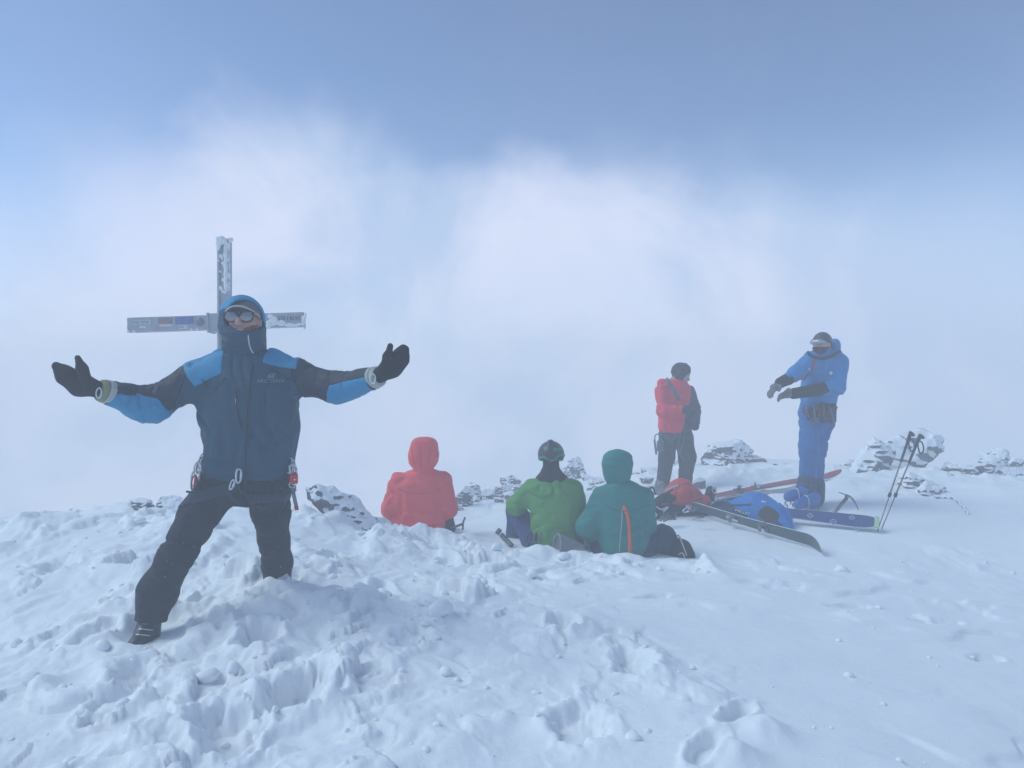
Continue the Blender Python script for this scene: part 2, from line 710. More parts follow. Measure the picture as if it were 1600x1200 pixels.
_n = len(_cp)
_K = _tps(((_cp[:, None, :2] - _cp[None, :, :2]) ** 2).sum(-1)) + np.eye(_n) * 0.25
_P = np.hstack([np.ones((_n, 1)), _cp[:, :2]])
_A = np.block([[_K, _P], [_P.T, np.zeros((3, 3))]])
_w = np.linalg.solve(_A, np.concatenate([_cp[:, 2], np.zeros(3)]))


def ground_smooth(x, y):
    xc, yc = np.clip(x, -9, 9), np.clip(y, -2, 13.5)
    z = _w[_n] + _w[_n + 1] * xc + _w[_n + 2] * yc
    for i in range(_n):
        z = z + _w[i] * _tps((xc - _cp[i, 0]) ** 2 + (yc - _cp[i, 1]) ** 2)
    # the far sides of the summit fall away
    bear = x / np.maximum(y, 1.0)
    crest = np.interp(bear, [-0.9, -0.28, -0.20, -0.12, -0.05, 0.05, 0.28, 0.55, 0.9], [6.5, 6.55, 6.9, 8.2, 11.3, 12.8, 12.3, 11.0, 10.2])
    over = np.maximum(0, y - crest)
    z = z - 0.16 * over ** 2 / (1 + 0.13 * over)
    side = np.maximum(0, np.abs(x) - 8.0)
    z = z - 0.10 * side ** 2 / (1 + 0.15 * side)
    back = np.maximum(0, -1.5 - y)
    return z - 0.06 * back ** 2 / (1 + 0.1 * back)


# trodden areas: x, y, radius, weight
TROD = [(-1.6, 4.4, 1.15, 1.0), (-1.0, 3.3, 1.0, 1.0), (-2.4, 3.6, 0.7, 0.7), (-0.4, 4.7, 0.7, 0.9), (-2.6, 5.8, 1.0, 0.9), (-4.0, 5.6, 1.2, 0.8),
        (-0.9, 6.1, 0.8, 1.0), (-0.2, 5.9, 0.7, 1.0), (0.6, 5.8, 0.6, 0.9), (1.25, 5.7, 0.35, 0.7), (-0.2, 3.2, 0.45, 0.8), (0.35, 3.9, 0.35, 0.7), (0.62, 3.45, 0.4, 0.6),
        (-1.4, 6.3, 0.6, 1.0), (2.2, 5.9, 0.45, 0.35), (3.6, 6.2, 0.6, 0.30), (2.2, 7.2, 0.7, 0.25), (-2.0, 2.8, 0.5, 0.25)]
# footprints: x, y, half width, half length, heading (deg), depth, rim
PITS = []
for (px, py, Y, a, b, ang, dep) in (
        (402, 1012, 3.75, .10, .17, 15, .13), (470, 1092, 3.2, .14, .17, -5, .16), (352, 1150, 2.95, .13, .19, 20, .12), (335, 985, 4.0, .09, .14, 40, .09),
        (205, 1060, 3.4, .10, .14, 10, .07), (150, 1010, 3.85, .10, .13, -20, .07), (880, 985, 4.05, .075, .15, 5, .11), (992, 1040, 3.6, .09, .22, 12, .08),
        (905, 1140, 3.0, .12, .16, -5, .07), (1150, 1100, 3.1, .05, .15, -40, .06), (1100, 1180, 2.8, .05, .15, -35, .06), (600, 935, 4.6, .08, .14, 20, .07),
        (520, 890, 5.2, .1, .16, 15, .08), (760, 930, 4.8, .08, .15, 10, .06), (245, 985, 4.02, .13, .17, 25, .05), (90, 900, 5.1, .12, .2, 30, .07),
        (1330, 925, 5.0, .06, .18, -75, .035), (1450, 945, 4.75, .06, .2, -75, .04), (1230, 905, 5.3, .06, .2, -78, .03), (1020, 935, 4.8, .05, .16, -60, .04),
        (640, 1010, 3.85, .09, .13, 0, .06), (700, 880, 5.6, .09, .15, 10, .06), (1540, 1000, 4.2, .05, .12, -70, .03), (180, 1110, 3.15, .1, .15, -15, .06)):
    w = W(px, py, Y)
    PITS.append((w[0], w[1], a, b, R(ang), dep * 0.72))


HEAPS = [(*W(px, py, Y)[:2], a, b, h) for px, py, Y, a, b, h in ((655, 845, 6.72, .34, .14, .085), (720, 845, 6.8, .2, .15, .05), (600, 850, 6.6, .2, .2, .05), (842, 860, 6.18, .12, .10, .075), (895, 862, 6.12, .20, .10, .065), (975, 872, 6.02, .25, .09, .055), (1050, 878, 6.05, .14, .1, .03), (440, 900, 4.28, .18, .12, .06), (520, 815, 6.2, .3, .2, .06), (425, 925, 4.2, .3, .12, .05), (1150, 745, 10.5, .55, .35, .16), (1420, 752, 9.7, .6, .35, .10), (1540, 752, 9.5, .6, .35, .08), (780, 790, 9.7, .5, .4, .06), (1010, 748, 11.2, .6, .4, .08), (1300, 742, 10.4, .5, .4, .08), (1205, 1122, 2.95, .10, .08, .06), (1030, 1030, 3.6, .08, .16, .05), (1145, 1185, 2.75, .09, .07, .06), (1500, 930, 5.3, .5, .10, .04))]


def ground(x, y, detail=1.0):
    x, y = np.asarray(x, float), np.asarray(y, float)
    z = ground_smooth(x, y)
    if detail <= 0:
        return z
    T = np.zeros_like(x)
    for (cx, cy, r, wgt) in TROD:
        T = np.maximum(T, wgt * np.exp(-(((x - cx) ** 2 + (y - cy) ** 2) / r ** 2) ** 1.3))
    left = sstep(0.6, -1.2, x) * sstep(8.5, 6.0, y)
    T = np.maximum(T, (0.28 + 0.27 * sstep(3.2, 4.4, y)) * left)
    T = np.clip(T + 0.35 * fbm2(x * 1.4, y * 1.4, 3, 51) * (0.25 + T), 0, 1)
    far = sstep(7.6, 9.0, y) * sstep(-1.6, -0.6, x)
    z = z + far * (0.10 * fbm2(x * 0.8, y * 0.8, 3, 96) + 0.03 * fbm2(x * 2.8, y * 2.8, 3, 97))
    # wind-packed crust everywhere: long low drifts and little broken plates
    z = z + 0.035 * fbm2(x * 0.7, y * 1.1, 3, 5) + 0.010 * fbm2(x * 1.3 + y, y * 4.2, 4, 8)
    wx = x + 0.25 * fbm2(x * 2.0, y * 2.0, 2, 31)
    wy = y + 0.25 * fbm2(x * 2.0 + 5, y * 2.0, 2, 32)
    plate = sstep(0.04, 0.20, fbm2(wx * 0.9 + 0.5 * wy, wy * 3.0, 3, 77, 0.45))
    zone = sstep(0.35, 0.9, fbm2(x * 0.8 + 3, y * 0.6, 2, 90) + np.exp(-((y - 5.15 + 0.12 * x) / 0.75) ** 2) * sstep(0.2, 1.2, x) * 1.1 + 0.15)
    z = z + 0.024 * plate * zone * (1 - 0.6 * T)
    z = z + 0.0035 * fbm2(x * 9, y * 14, 3, 15)
    # churned snow: heaps, slumps and a few clods, with smooth snow between
    heap = fbm2(wx * 1.5, wy * 1.5, 5, 21, 0.55)
    z = z + T * 0.085 * heap
    rid = 1 - np.abs(fbm2(wx * 2.6, wy * 2.6, 4, 24, 0.55)) * 2.4
    z = z + T * 0.022 * np.maximum(rid, -0.4)
    patch = sstep(-0.18, 0.22, fbm2(x * 1.9 + 4, y * 1.9, 3, 26))
    for (sc, amp, sd_, lim, pw) in ((2.5, 0.12, 40, 0.90, 3.0), (4.2, 0.085, 41, 0.88, 3.0), (7.0, 0.045, 42, 0.82, 2.8), (13.0, 0.011, 43, 0.75, 2.6)):
        jx = fbm2(x * sc * 0.9, y * sc * 0.9, 3, sd_ + 5)
        jy = fbm2(x * sc * 0.9 + 9, y * sc * 0.9, 3, sd_ + 6)
        f1, f2, ri = worley2(wx * sc + 0.65 * jx, wy * sc + 0.65 * jy, sd_)
        hump = np.maximum(0, 1 - (f1 / lim) ** 2) ** 0.7
        z = z + T * (0.35 + 0.65 * patch) * amp * (ri ** pw) * hump
    z = z + T * patch * 0.007 * (1 - 2.6 * np.abs(fbm2(x * 6, y * 6, 4, 61, 0.6)))
    # snow kicked up in front of the seated climbers
    for (cx, cy, rx_, ry_, hh) in HEAPS:
        sel = (np.abs(x - cx) < 2.6 * rx_) & (np.abs(y - cy) < 2.6 * ry_)
        if not sel.any():
            continue
        xs, ys = x[sel], y[sel]
        k = np.exp(-((xs - cx) / rx_) ** 2 - ((ys - cy) / ry_) ** 2)
        z[sel] = z[sel] + hh * k * (0.55 + 0.9 * np.clip(fbm2(xs * 5, ys * 5, 3, 66) + .45, 0, 1))
    # footprints punched through the crust
    for (cx, cy, a, b, ang, dep) in PITS:
        sel = (np.abs(x - cx) < 0.6) & (np.abs(y - cy) < 0.6)
        if not sel.any():
            continue
        dx, dy = x[sel] - cx, y[sel] - cy
        u = math.cos(ang) * dx + math.sin(ang) * dy
        v = -math.sin(ang) * dx + math.cos(ang) * dy
        wob = 0.8 * fbm2(x[sel] * 5.5, y[sel] * 5.5, 4, 71, 0.62)
        r = np.sqrt((u / a) ** 2 + (v / b) ** 2) + wob
        z[sel] = z[sel] - dep * (1 - sstep(0.55, 1.05, r)) + 0.32 * dep * np.exp(-((r - 1.28) / 0.24) ** 2) * (0.6 + 1.4 * np.clip(wob + 0.2, 0, 1))
    return z


# snow pressed flat where people stand and gear lies: x, y, radius, level below the smooth snow
CLEAR = [(*W(234, 985, 3.88)[:2], .17, .02), (*W(1250, 790, 7.75)[:2], .45, .0), (*W(1180, 830, 7.2)[:2], .6, .0), (*W(1060, 800, 7.8)[:2], .5, .0), (*W(1340, 822, 7.1)[:2], .45, .0),
         (*W(1240, 850, 6.8)[:2], .4, .0), (*W(1050, 772, 9.9)[:2], .5, .0), (*W(1055, 866, 6.35)[:2], .22, .0)]
_ground_raw = ground


def ground(x, y, detail=1.0):
    z = _ground_raw(x, y, detail)
    zs = None
    for cx, cy, r, dz in CLEAR:
        sel = (np.abs(x - cx) < 1.6 * r) & (np.abs(y - cy) < 1.6 * r)
        if sel.any():
            k = np.exp(-((((x[sel] - cx) ** 2 + (y[sel] - cy) ** 2) / r ** 2) ** 2)) * .85
            z[sel] = z[sel] * (1 - k) + (ground_smooth(x[sel], y[sel]) - dz) * k
    return z


def gz(x, y):
    return float(ground(np.array([float(x)]), np.array([float(y)]))[0])


def gz0(x, y):
    return float(ground_smooth(np.array([float(x)]), np.array([float(y)]))[0])


M_SNOW = make_snow("snow")
_c = np.array([0.0, -1.4])
_ang = np.concatenate([np.linspace(-180, -47, 60, endpoint=False), np.linspace(-47, 47, 860), np.linspace(47, 180, 60, endpoint=False)[1:]])
_rad = np.concatenate([np.linspace(0.03, 3.0, 30, endpoint=False), np.geomspace(3.0, 15.5, 530), np.geomspace(15.5, 30.0, 24)[1:]])
_rr, _aa = np.meshgrid(_rad, np.radians(_ang), indexing='ij')
_x = _c[0] + _rr * np.sin(_aa)
_y = _c[1] + _rr * np.cos(_aa)
_z = ground(_x.ravel(), _y.ravel()).reshape(_x.shape)
_V = np.stack([_x, _y, _z], -1).reshape(-1, 3)
nr, na = _x.shape
_i, _j = np.meshgrid(np.arange(nr - 1), np.arange(na), indexing='ij')
_j2 = (_j + 1) % na
_F = np.stack([_i * na + _j, _i * na + _j2, (_i + 1) * na + _j2, (_i + 1) * na + _j], -1).reshape(-1, 4)
snow_ground = link_mesh("snow_ground", mesh_np("snow_ground", _V, _F[:, ::-1]), M_SNOW)
tag(snow_ground, kind="structure")
ZMIN = float(_z.min())

# ------------------------------------------------------------------ loose crumbs and clods of snow
rng = np.random.default_rng(11)
import bmesh as _bm_mod
_b = _bm_mod.new()
_bm_mod.ops.create_icosphere(_b, subdivisions=2, radius=1.0)
_iv = np.array([v.co[:] for v in _b.verts])
_if = np.array([[v.index for v in f.verts] for f in _b.faces])
_b.free()
_vv, _ff, _off = [], [], 0
_spots = []
for (cx, cy, r, wgt) in TROD:
    n = int(32 * wgt * r * r + 4)
    a = rng.uniform(0, 2 * np.pi, n)
    q = r * 1.05 * np.sqrt(rng.uniform(0, 1, n))
    _spots.append(np.stack([cx + q * np.cos(a), cy + q * np.sin(a), np.full(n, wgt)], 1))
_n2 = 90
_spots.append(np.stack([rng.uniform(0, 4.2, _n2), rng.uniform(2.6, 6.2, _n2), np.full(_n2, 0.25)], 1))
_spots = np.concatenate(_spots)
_sz = 0.0055 * np.exp(rng.normal(0, 0.6, len(_spots))) * (0.5 + 0.9 * _spots[:, 2]) * 1.5
_sz = np.clip(_sz, 0.004, 0.055)
_gzs = ground(_spots[:, 0], _spots[:, 1])
for k, (sx_, sy_, _) in enumerate(_spots):
    s = _sz[k]
    q = _iv * (1 + 0.32 * vnoise3(_iv * 1.7 + k * 3.1, 5)[:, None] + 0.12 * vnoise3(_iv * 4.0 + k, 6)[:, None])
    q = q * s * np.array([rng.uniform(0.8, 1.4), rng.uniform(0.8, 1.3), rng.uniform(0.6, 0.9)])
    a = rng.uniform(0, 6.28)
    q = np.stack([q[:, 0] * math.cos(a) - q[:, 1] * math.sin(a), q[:, 0] * math.sin(a) + q[:, 1] * math.cos(a), q[:, 2]], 1)
    _vv.append(q + np.array([sx_, sy_, _gzs[k] + 0.25 * s]))
    _ff.append(_if + _off)
    _off += len(_iv)
crumbs = link_mesh("snow_crumbs", mesh_np("snow_crumbs", np.concatenate(_vv), np.concatenate(_ff)), M_SNOW)
tag(crumbs, "loose white crumbs and clods of snow on the trodden ground", "snow", kind="stuff")
# ------------------------------------------------------------------ rime-plastered rocks
def rock_material(name, col, cover, scale):
    """Dark rock with a rough coat of wind-blown rime on whatever faces up or the wind."""
    m, t, b = mat_base(name)
    geo = t.nodes.new("ShaderNodeNewGeometry")
    sp = t.nodes.new("ShaderNodeSeparateXYZ")
    t.links.new(geo.outputs['Normal'], sp.inputs[0])
    n = t.nodes.new("ShaderNodeTexNoise")
    n.inputs['Scale'].default_value = scale
    n.inputs['Detail'].default_value = 7.0
    n.inputs['Roughness'].default_value = 0.72
    t.links.new(geo.outputs['Position'], n.inputs['Vector'])
    ma = t.nodes.new("ShaderNodeMath")
    ma.operation = 'MULTIPLY_ADD'
    t.links.new(sp.outputs[2], ma.inputs[0])
    ma.inputs[1].default_value = 0.50
    t.links.new(n.outputs[0], ma.inputs[2])
    r = t.nodes.new("ShaderNodeMapRange")
    r.inputs[1].default_value = 0.70 - cover
    r.inputs[2].default_value = 0.78 - cover
    t.links.new(ma.outputs[0], r.inputs[0])
    rc = t.nodes.new("ShaderNodeMix")
    rc.data_type = 'RGBA'
    rc.inputs[6].default_value = (*[c * .6 for c in col], 1)
    rc.inputs[7].default_value = (*[c * 1.5 for c in col], 1)
    n2 = t.nodes.new("ShaderNodeTexNoise")
    n2.inputs['Scale'].default_value = 14.0
    n2.inputs['Detail'].default_value = 6.0
    t.links.new(geo.outputs['Position'], n2.inputs['Vector'])
    t.links.new(n2.outputs[0], rc.inputs[0])
    mx = t.nodes.new("ShaderNodeMix")
    mx.data_type = 'RGBA'
    t.links.new(r.outputs[0], mx.inputs[0])
    t.links.new(rc.outputs[2], mx.inputs[6])
    mx.inputs[7].default_value = (0.84, 0.86, 0.89, 1)
    t.links.new(mx.outputs[2], b.inputs['Base Color'])
    b.inputs['Roughness'].default_value = 0.85
    bp = t.nodes.new("ShaderNodeBump")
    bp.inputs['Strength'].default_value = 0.5
    bp.inputs['Distance'].default_value = 0.03
    t.links.new(n2.outputs[0], bp.inputs['Height'])
    t.links.new(bp.outputs[0], b.inputs['Normal'])
    return m


M_ROCKA = rock_material("rock thinly rimed", (0.12, 0.12, 0.14), 0.10, 5.5)
M_ROCKB = rock_material("rock half rimed", (0.12, 0.12, 0.14), 0.17, 4.5)
M_ROCKC = rock_material("rock thickly rimed", (0.12, 0.12, 0.135), 0.24, 4.0)


def rock(px0, px1, py_top, py_base, Y, mat, label, seed, lean=0.0, depth=None, sharp=7, vox=None, sink=.06, peak=0.5, strata=0.0):
    """A boulder cut by random planes: its bearing range, top and foot rows, and distance."""
    r = np.random.default_rng(seed)
    a, b = W(px0, py_base, Y), W(px1, py_top, Y)
    w, h = (b[0] - a[0]) / 2 * 1.2, (b[2] - a[2]) / 2 * 1.15
    dpt = depth or max(.6 * w, .6 * h)
    c = np.array([(a[0] + b[0]) / 2, Y + dpt * .5, (a[2] + b[2]) / 2])
    N = r.normal(size=(sharp + 9, 3))
    N /= np.linalg.norm(N, axis=1)[:, None]
    D = r.uniform(.55, .92, len(N))
    pk = np.array([(peak - .5) * 1.2, 0, 0])

    def f(p):
        q = (p - c) / np.array([w, dpt, h])
        q = q - pk[None, :] * np.clip(q[:, 2:3], -1, 1) * 1.0
        q[:, 0] -= lean * q[:, 2]
        q0 = q[:, 2].copy()
        q[:, 2] = np.where(q0 < 0, q0 * .25, q0)      # the foot runs straight down into the snow
        d = np.linalg.norm(q, axis=1) - 1.0
        for n_, d_ in zip(N, D):
            d = smax(d, q @ n_ - d_, .025)
        bot = -q0 - 1.9
        d = smax(d, bot, .05)
        d = d * min(w, dpt, h)
        m = min(w, h)
        d = d + .06 * m * vnoise3(p / (m * .6) + seed, seed) + .06 * m * (np.abs(vnoise3(p * [1, 1, 1.6] / (m * .34), seed + 1)) * 2 - .5)
        if strata:
            s = p @ np.array([math.sin(strata), .2, math.cos(strata)])
            d = d + .06 * m * np.abs(((s / (m * .42)) % 1.0) - .5) * 2
        return d + .018 * m * vnoise3(p / (m * .11), seed + 2)
    base = np.array([c[0], c[1], a[2]])
    v = vox or max(.007, max(w, h) / 34)
    o = sdf_mesh("rock", lambda p: f(p), c - np.array([w, dpt, h]) * 1.35 - [0, 0, h * .7 + sink], c + np.array([w, dpt, h]) * 1.3, v, mat, None, base)
    o.location = base
    return tag(o, label, "rock", "rocks along the summit crest")


rock(194, 242, 781, 806, 6.5, M_ROCKA, "low dark rock left of the man's legs on the crest, the flatter of two", 1, sharp=9)
rock(246, 292, 774, 808, 6.45, M_ROCKA, "rounded dark rock flecked with rime just behind the man's left knee", 2, sharp=5)
rock(476, 566, 752, 826, 6.5, M_ROCKB, "slanting slab of rock with dark grooves between the man and the red climber", 3, lean=-.35, peak=.18, strata=.9, vox=.009)
rock(545, 605, 806, 840, 6.8, M_ROCKC, "snow-plastered rock at the foot of the slanting slab", 4)
rock(452, 472, 793, 806, 6.6, M_ROCKB, "small rock tip poking from the crest beside the man's thigh", 5)
rock(372, 396, 784, 800, 6.9, M_ROCKC, "snowy rock seen between the man's legs", 6)
rock(706, 736, 762, 812, 9.6, M_ROCKB, "grey rimed rock right beside the coral red climber's shoulder", 7, peak=.6)
rock(722, 752, 752, 800, 10.2, M_ROCKB, "tall rimed rock with a dark peak, tallest of the row left of the green climber", 8, peak=.75, sharp=9)
rock(748, 772, 764, 784, 10.6, M_ROCKC, "round rimed rock in the middle of the row left of the green climber", 9)
rock(764, 800, 757, 782, 10.9, M_ROCKC, "broken rimed rock with dark gaps in the row left of the green climber", 10, sharp=10)
rock(782, 816, 743, 770, 11.6, M_ROCKB, "dark humped rock at the upper end of the row behind the green climber", 11, peak=.55)
rock(783, 812, 770, 786, 10.2, M_ROCKC, "flat snowy rock touching the green climber's left shoulder", 12)
rock(755, 768, 783, 792, 9.8, M_ROCKA, "tiny dark stone alone on the snow left of the green climber", 13)
rock(882, 916, 710, 754, 13.0, M_ROCKC, "pale pointed pinnacle between the green and teal climbers", 14, peak=.55, sharp=10)
rock(868, 888, 733, 750, 12.8, M_ROCKB, "small dark rock leaning on the pale pinnacle", 15)
rock(922, 948, 746, 766, 11.5, M_ROCKB, "dark rock just left of the teal hood", 16)
rock(918, 936, 758, 770, 10.8, M_ROCKA, "low dark stone at the teal climber's left shoulder", 17)
rock(1002, 1030, 729, 742, 12.0, M_ROCKB, "low rimed rock behind the crimson climber's near knee", 18)
rock(1046, 1064, 718, 738, 12.2, M_ROCKC, "snowy rock seen between the crimson climber's legs", 19)
rock(1082, 1106, 748, 762, 9.8, M_ROCKA, "dark rock in the snowbank right of the red pack", 20)
rock(1098, 1110, 718, 724, 12.3, M_ROCKB, "tiny rock on the skyline right of the crimson climber", 21)
rock(1110, 1178, 686, 724, 11.6, M_ROCKC, "broad snow-capped rock with dark underside on the skyline between standing climbers", 22, peak=.62, depth=.35)
rock(1000, 1022, 745, 752, 10.4, M_ROCKB, "thin sliver of dark rock right of the teal hood", 23)
rock(1290, 1345, 729, 742, 10.2, M_ROCKB, "low rock ridge just right of the blue climber's shins", 24)
rock(1338, 1402, 684, 746, 10.0, M_ROCKB, "dark left half of the big rime-crusted rock behind the ski poles", 25, peak=.7, lean=.2)
rock(1385, 1478, 672, 748, 10.3, M_ROCKC, "pale right half of the big rime-crusted rock behind the ski poles", 26, peak=.75, lean=.25, strata=.5)
rock(1404, 1470, 742, 778, 8.9, M_ROCKB, "flat layered rock right of the ski poles' middle", 27, strata=.2, sharp=9)
rock(1432, 1478, 752, 790, 8.6, M_ROCKC, "snow-covered rock below the flat layered rock", 28)
rock(1472, 1502, 736, 760, 9.4, M_ROCKB, "small rounded rock between the layered rock and the right-hand outcrop", 29)
rock(1486, 1530, 724, 752, 9.8, M_ROCKB, "rimed left rock of the outcrop at the right picture edge", 30)
rock(1512, 1572, 715, 758, 9.9, M_ROCKB, "dark biggest rock of the outcrop at the right picture edge", 31, peak=.75)
rock(1540, 1580, 702, 735, 11.0, M_ROCKC, "pale spike of rime above the right-hand outcrop", 32, peak=.6)
rock(1568, 1612, 728, 752, 9.8, M_ROCKC, "rock cut by the right picture edge", 33)

# broken smaller rocks that join the outcrops into a crest
EXTRA = [(712, 724, 786, 798, 9.4, 'at the foot of the row beside the coral red climber'), (736, 750, 776, 788, 10.0, 'between the two tallest rocks left of the green climber'), (772, 788, 776, 790, 10.0, 'below the broken rock left of the green climber'),
         (798, 822, 756, 772, 11.2, 'right behind the green climber\'s shoulder'), (906, 926, 740, 752, 12.4, 'at the right foot of the pale pinnacle'), (984, 1000, 736, 748, 12.0, 'just right of the teal hood on the skyline'),
         (1024, 1042, 742, 752, 10.8, 'left of the crimson climber\'s shins'), (1082, 1100, 724, 734, 11.8, 'behind the crimson climber\'s right knee'), (1172, 1196, 712, 722, 11.6, 'at the right foot of the broad snow-capped rock'),
         (1212, 1236, 722, 732, 11.2, 'on the skyline left of the blue climber\'s knees'), (1318, 1342, 716, 736, 10.4, 'leaning on the left side of the big rock behind the poles'), (1470, 1492, 722, 742, 10.2, 'right of the big rock behind the poles'),
         (1392, 1412, 756, 772, 9.0, 'left of the flat layered rock beside the poles'), (1500, 1524, 744, 758, 9.3, 'in front of the right-hand outcrop'), (1580, 1606, 716, 734, 10.4, 'highest at the right picture edge')]
for k, (x0, x1, y0, y1, Y, wh) in enumerate(EXTRA):
    rock(x0, x1, y0, y1, Y, (M_ROCKB, M_ROCKC, M_ROCKA)[k % 3], "small rimed rock " + wh, 60 + k, peak=.35 + .1 * (k % 4), sharp=5 + k % 4)
# ------------------------------------------------------------------ summit cross
M_ALU = plain("weathered aluminium", (0.38, 0.40, 0.44), 0.5, 0.2, 0.5, 0.25, 14)
M_RIME = make_snow("rime ice", 0.6, 140.0)
CY = 6.75
KC = CY / 4.85
cpx = lambda px, py, Y=CY: W(px, py, Y)
c_top, c_low = cpx(346, 375), cpx(350.5, 560)
ax_post = (c_top - c_low) / np.linalg.norm(c_top - c_low)
ground_c = c_low + ax_post * (-(c_low[2] - gz0(c_low[0], CY)) - .25)
cross_base = ground_c + ax_post * .25
M_STK = {k: plain("sticker " + k, v, 0.45, 0, 0.4, 0.25, 60) for k, v in dict(white=(.62, .64, .66), rose=(.33, .17, .19), blue=(.08, .14, .42), grey=(.17, .18, .24), mint=(.50, .56, .55), dark=(.05, .055, .08), pale=(.36, .38, .43)).items()}
cross = thing("summit_cross", cross_base, "grey metal summit cross with stickers and rime ice behind the man", "cross")
rp = basis((1, -.12, 0), ax_post)
rp = np.stack([rp[:, 0], rp[:, 2] * -1, rp[:, 1]], 1)       # x across, y forward/back, z up
pc = (c_top + ground_c) / 2
ph = np.linalg.norm(c_top - ground_c) / 2
box_mesh("post", pc, (.0355 * KC, .028 * KC, ph), rp, M_ALU, cross, cross_base, .004)
box_mesh("post_channel", pc + rp[:, 0] * (.0) + np.array([-.029, -.030, 0]) * KC, (.007 * KC, .006 * KC, ph - .002), rp, M_ALU, cross, cross_base, .002)
box_mesh("post_channel", pc + np.array([.028, -.030, 0]) * KC, (.007 * KC, .006 * KC, ph - .004), rp, M_ALU, cross, cross_base, .002)
bl, br = cpx(202, 508, CY - .17), cpx(476, 499, CY - .04)
ax_bar = (br - bl) / np.linalg.norm(br - bl)
rb = basis(ax_bar, (0, 1, 0))
mid = cpx(343, 504.5, CY - .10)
tl = ((mid - bl) @ ax_bar) / 2
tr_ = ((br - mid) @ ax_bar) / 2
for (a, b) in ((bl, mid), (mid + ax_bar * .001, br)):
    ln = np.linalg.norm(b - a) / 2
    arm = box_mesh("cross_arm", (a + b) / 2, (ln, .036 * KC, .046 * KC), rb, M_ALU, cross, cross_base, .006)
sl = box_mesh("sleeve_joint", mid + np.array([-.008, 0.02, .0]) * KC, (.056 * KC, .060 * KC, .058 * KC), rb, M_ALU, cross, cross_base, .005)
for s in (-1, 1):
    box_mesh("clamp_edge", mid + ax_bar * (.052 * s - .008) * KC + np.array([0, .02, 0]) * KC, (.005 * KC, .071 * KC, .062 * KC), rb, M_ALU, sl, cross_base, .002)


def on_bar(px, py, dep=.0375):
    p = cpx(px, py, CY - .15)
    t = (p - bl) @ ax_bar
    q = bl + ax_bar * t
    dn = np.array([p[0], 0, p[2]]) - np.array([q[0], 0, q[2]])
    return q + rb[:, 2] * (dn @ rb[:, 2]) - rb[:, 1] * dep * KC


for (x0, x1, y0, y1, m, d) in ((214, 240, 501, 508, "mint", .0375), (251, 272, 497.5, 506, "rose", .0375), (252, 271, 507.5, 510.5, "white", .0378), (276, 304, 496, 506.5, "blue", .0375),
                               (281, 295, 508.5, 514.5, "white", .0375), (321, 327, 495, 508, "pale", .0375), (204, 222, 511, 515, "pale", .0375), (222, 232, 510, 513.5, "white", .0378), (244, 252, 511, 514, "pale", .0375)):
    a, b = on_bar(x0, (y0 + y1) / 2), on_bar(x1, (y0 + y1) / 2)
    h = abs(y1 - y0) / 2 * CY / FPX
    st = box_mesh("sticker", (a + b) / 2 - rb[:, 1] * (d - .0375) * KC, (np.linalg.norm(b - a) / 2, .001, h), rb, M_STK[m], cross, cross_base, 0)
cs = on_bar(313, 503)
tube("sticker", [cs, cs - rb[:, 1] * .0012], .027 * KC, M_STK["grey"], cross, cross_base, sides=20)
trot = np.stack([rb[:, 0], rb[:, 2], -rb[:, 1]], 1)
print_marks("sticker_lettering", on_bar(227, 504.2, .0388), trot, .13, .024, 7, M_STK["dark"], cross, cross_base, 1)
print_marks("sticker_lettering", on_bar(286, 511.5, .0388), trot, .05, .018, 4, M_STK["dark"], cross, cross_base, 2)
for dy_ in (-2.4, 2.4):
    print_marks("sticker_lettering", on_bar(289, 501 + dy_, .0388), trot, .13, .016, 8, M_STK["pale"], cross, cross_base, 3 + int(dy_))
print_marks("engraved_lettering", on_bar(449, 496.5, .0369), trot, .22, .038, 9, M_STK["dark"], cross, cross_base, 7)


def rime(name, f, lo, hi, vox=.006):
    return sdf_mesh(name, f, lo, hi, vox * 1.3, M_RIME, cross, cross_base)


def rime_patch(spots, seed, amp=.012):
    def f(p):
        d = None
        for c, r in spots:
            e = ell(p, c, np.array(r) * KC)
            d = e if d is None else smin(d, e, .012)
        return d + vnoise3(p * 55, seed) * amp * .5 + vnoise3(p * 120, seed + 1) * amp * .35
    return f


# feathery ridge of rime on the post's right edge, snow cap and patches
S1 = [(cpx(354.5 + .6 * math.sin(k * 1.7), py, CY - .02 * KC), (.014 + .004 * math.sin(k * 2.3), .03, .035)) for k, py in enumerate(np.arange(382, 456, 5.5))]
lo_r, hi_r = np.min([c for c, _ in S1], 0) - .1, np.max([c for c, _ in S1], 0) + .1
rime("rime_ridge", rime_patch(S1, 4), lo_r, hi_r)
S2 = [(cpx(345, 374, CY - .04), (.030, .05, .016)), (cpx(341, 381, CY - .05 * KC), (.016, .012, .045)), (cpx(346, 376, CY - .05 * KC), (.03, .02, .03)), (cpx(357, 376, CY - .01 * KC), (.022, .03, .014)), (cpx(361, 374, CY), (.014, .02, .010))]
rime("rime_cap", rime_patch(S2, 8), cpx(330, 395, CY - .05 * KC) - [.04, .15, .04], cpx(370, 366, CY - .05 * KC) + [.04, .2, .04])
for (px, py, rx, rz) in ((345, 400, .014, .016), (341, 407, .008, .010), (348, 411, .012, .012), (351, 415, .008, .014), (349, 437, .012, .014), (345, 450, .014, .016), (348, 455, .013, .010), (340, 390, .010, .008), (344, 424, .007, .006)):
    c = cpx(px, py, CY - .031 * KC)
    rime("rime_patch", rime_patch([(c, (rx, .010, rz)), (c + np.array([rx * .7, 0, -rz * .8]) * KC, (rx * .6, .008, rz * .6))], int(px) + 3, .006), c - .065, c + .065, .004)
S3 = []
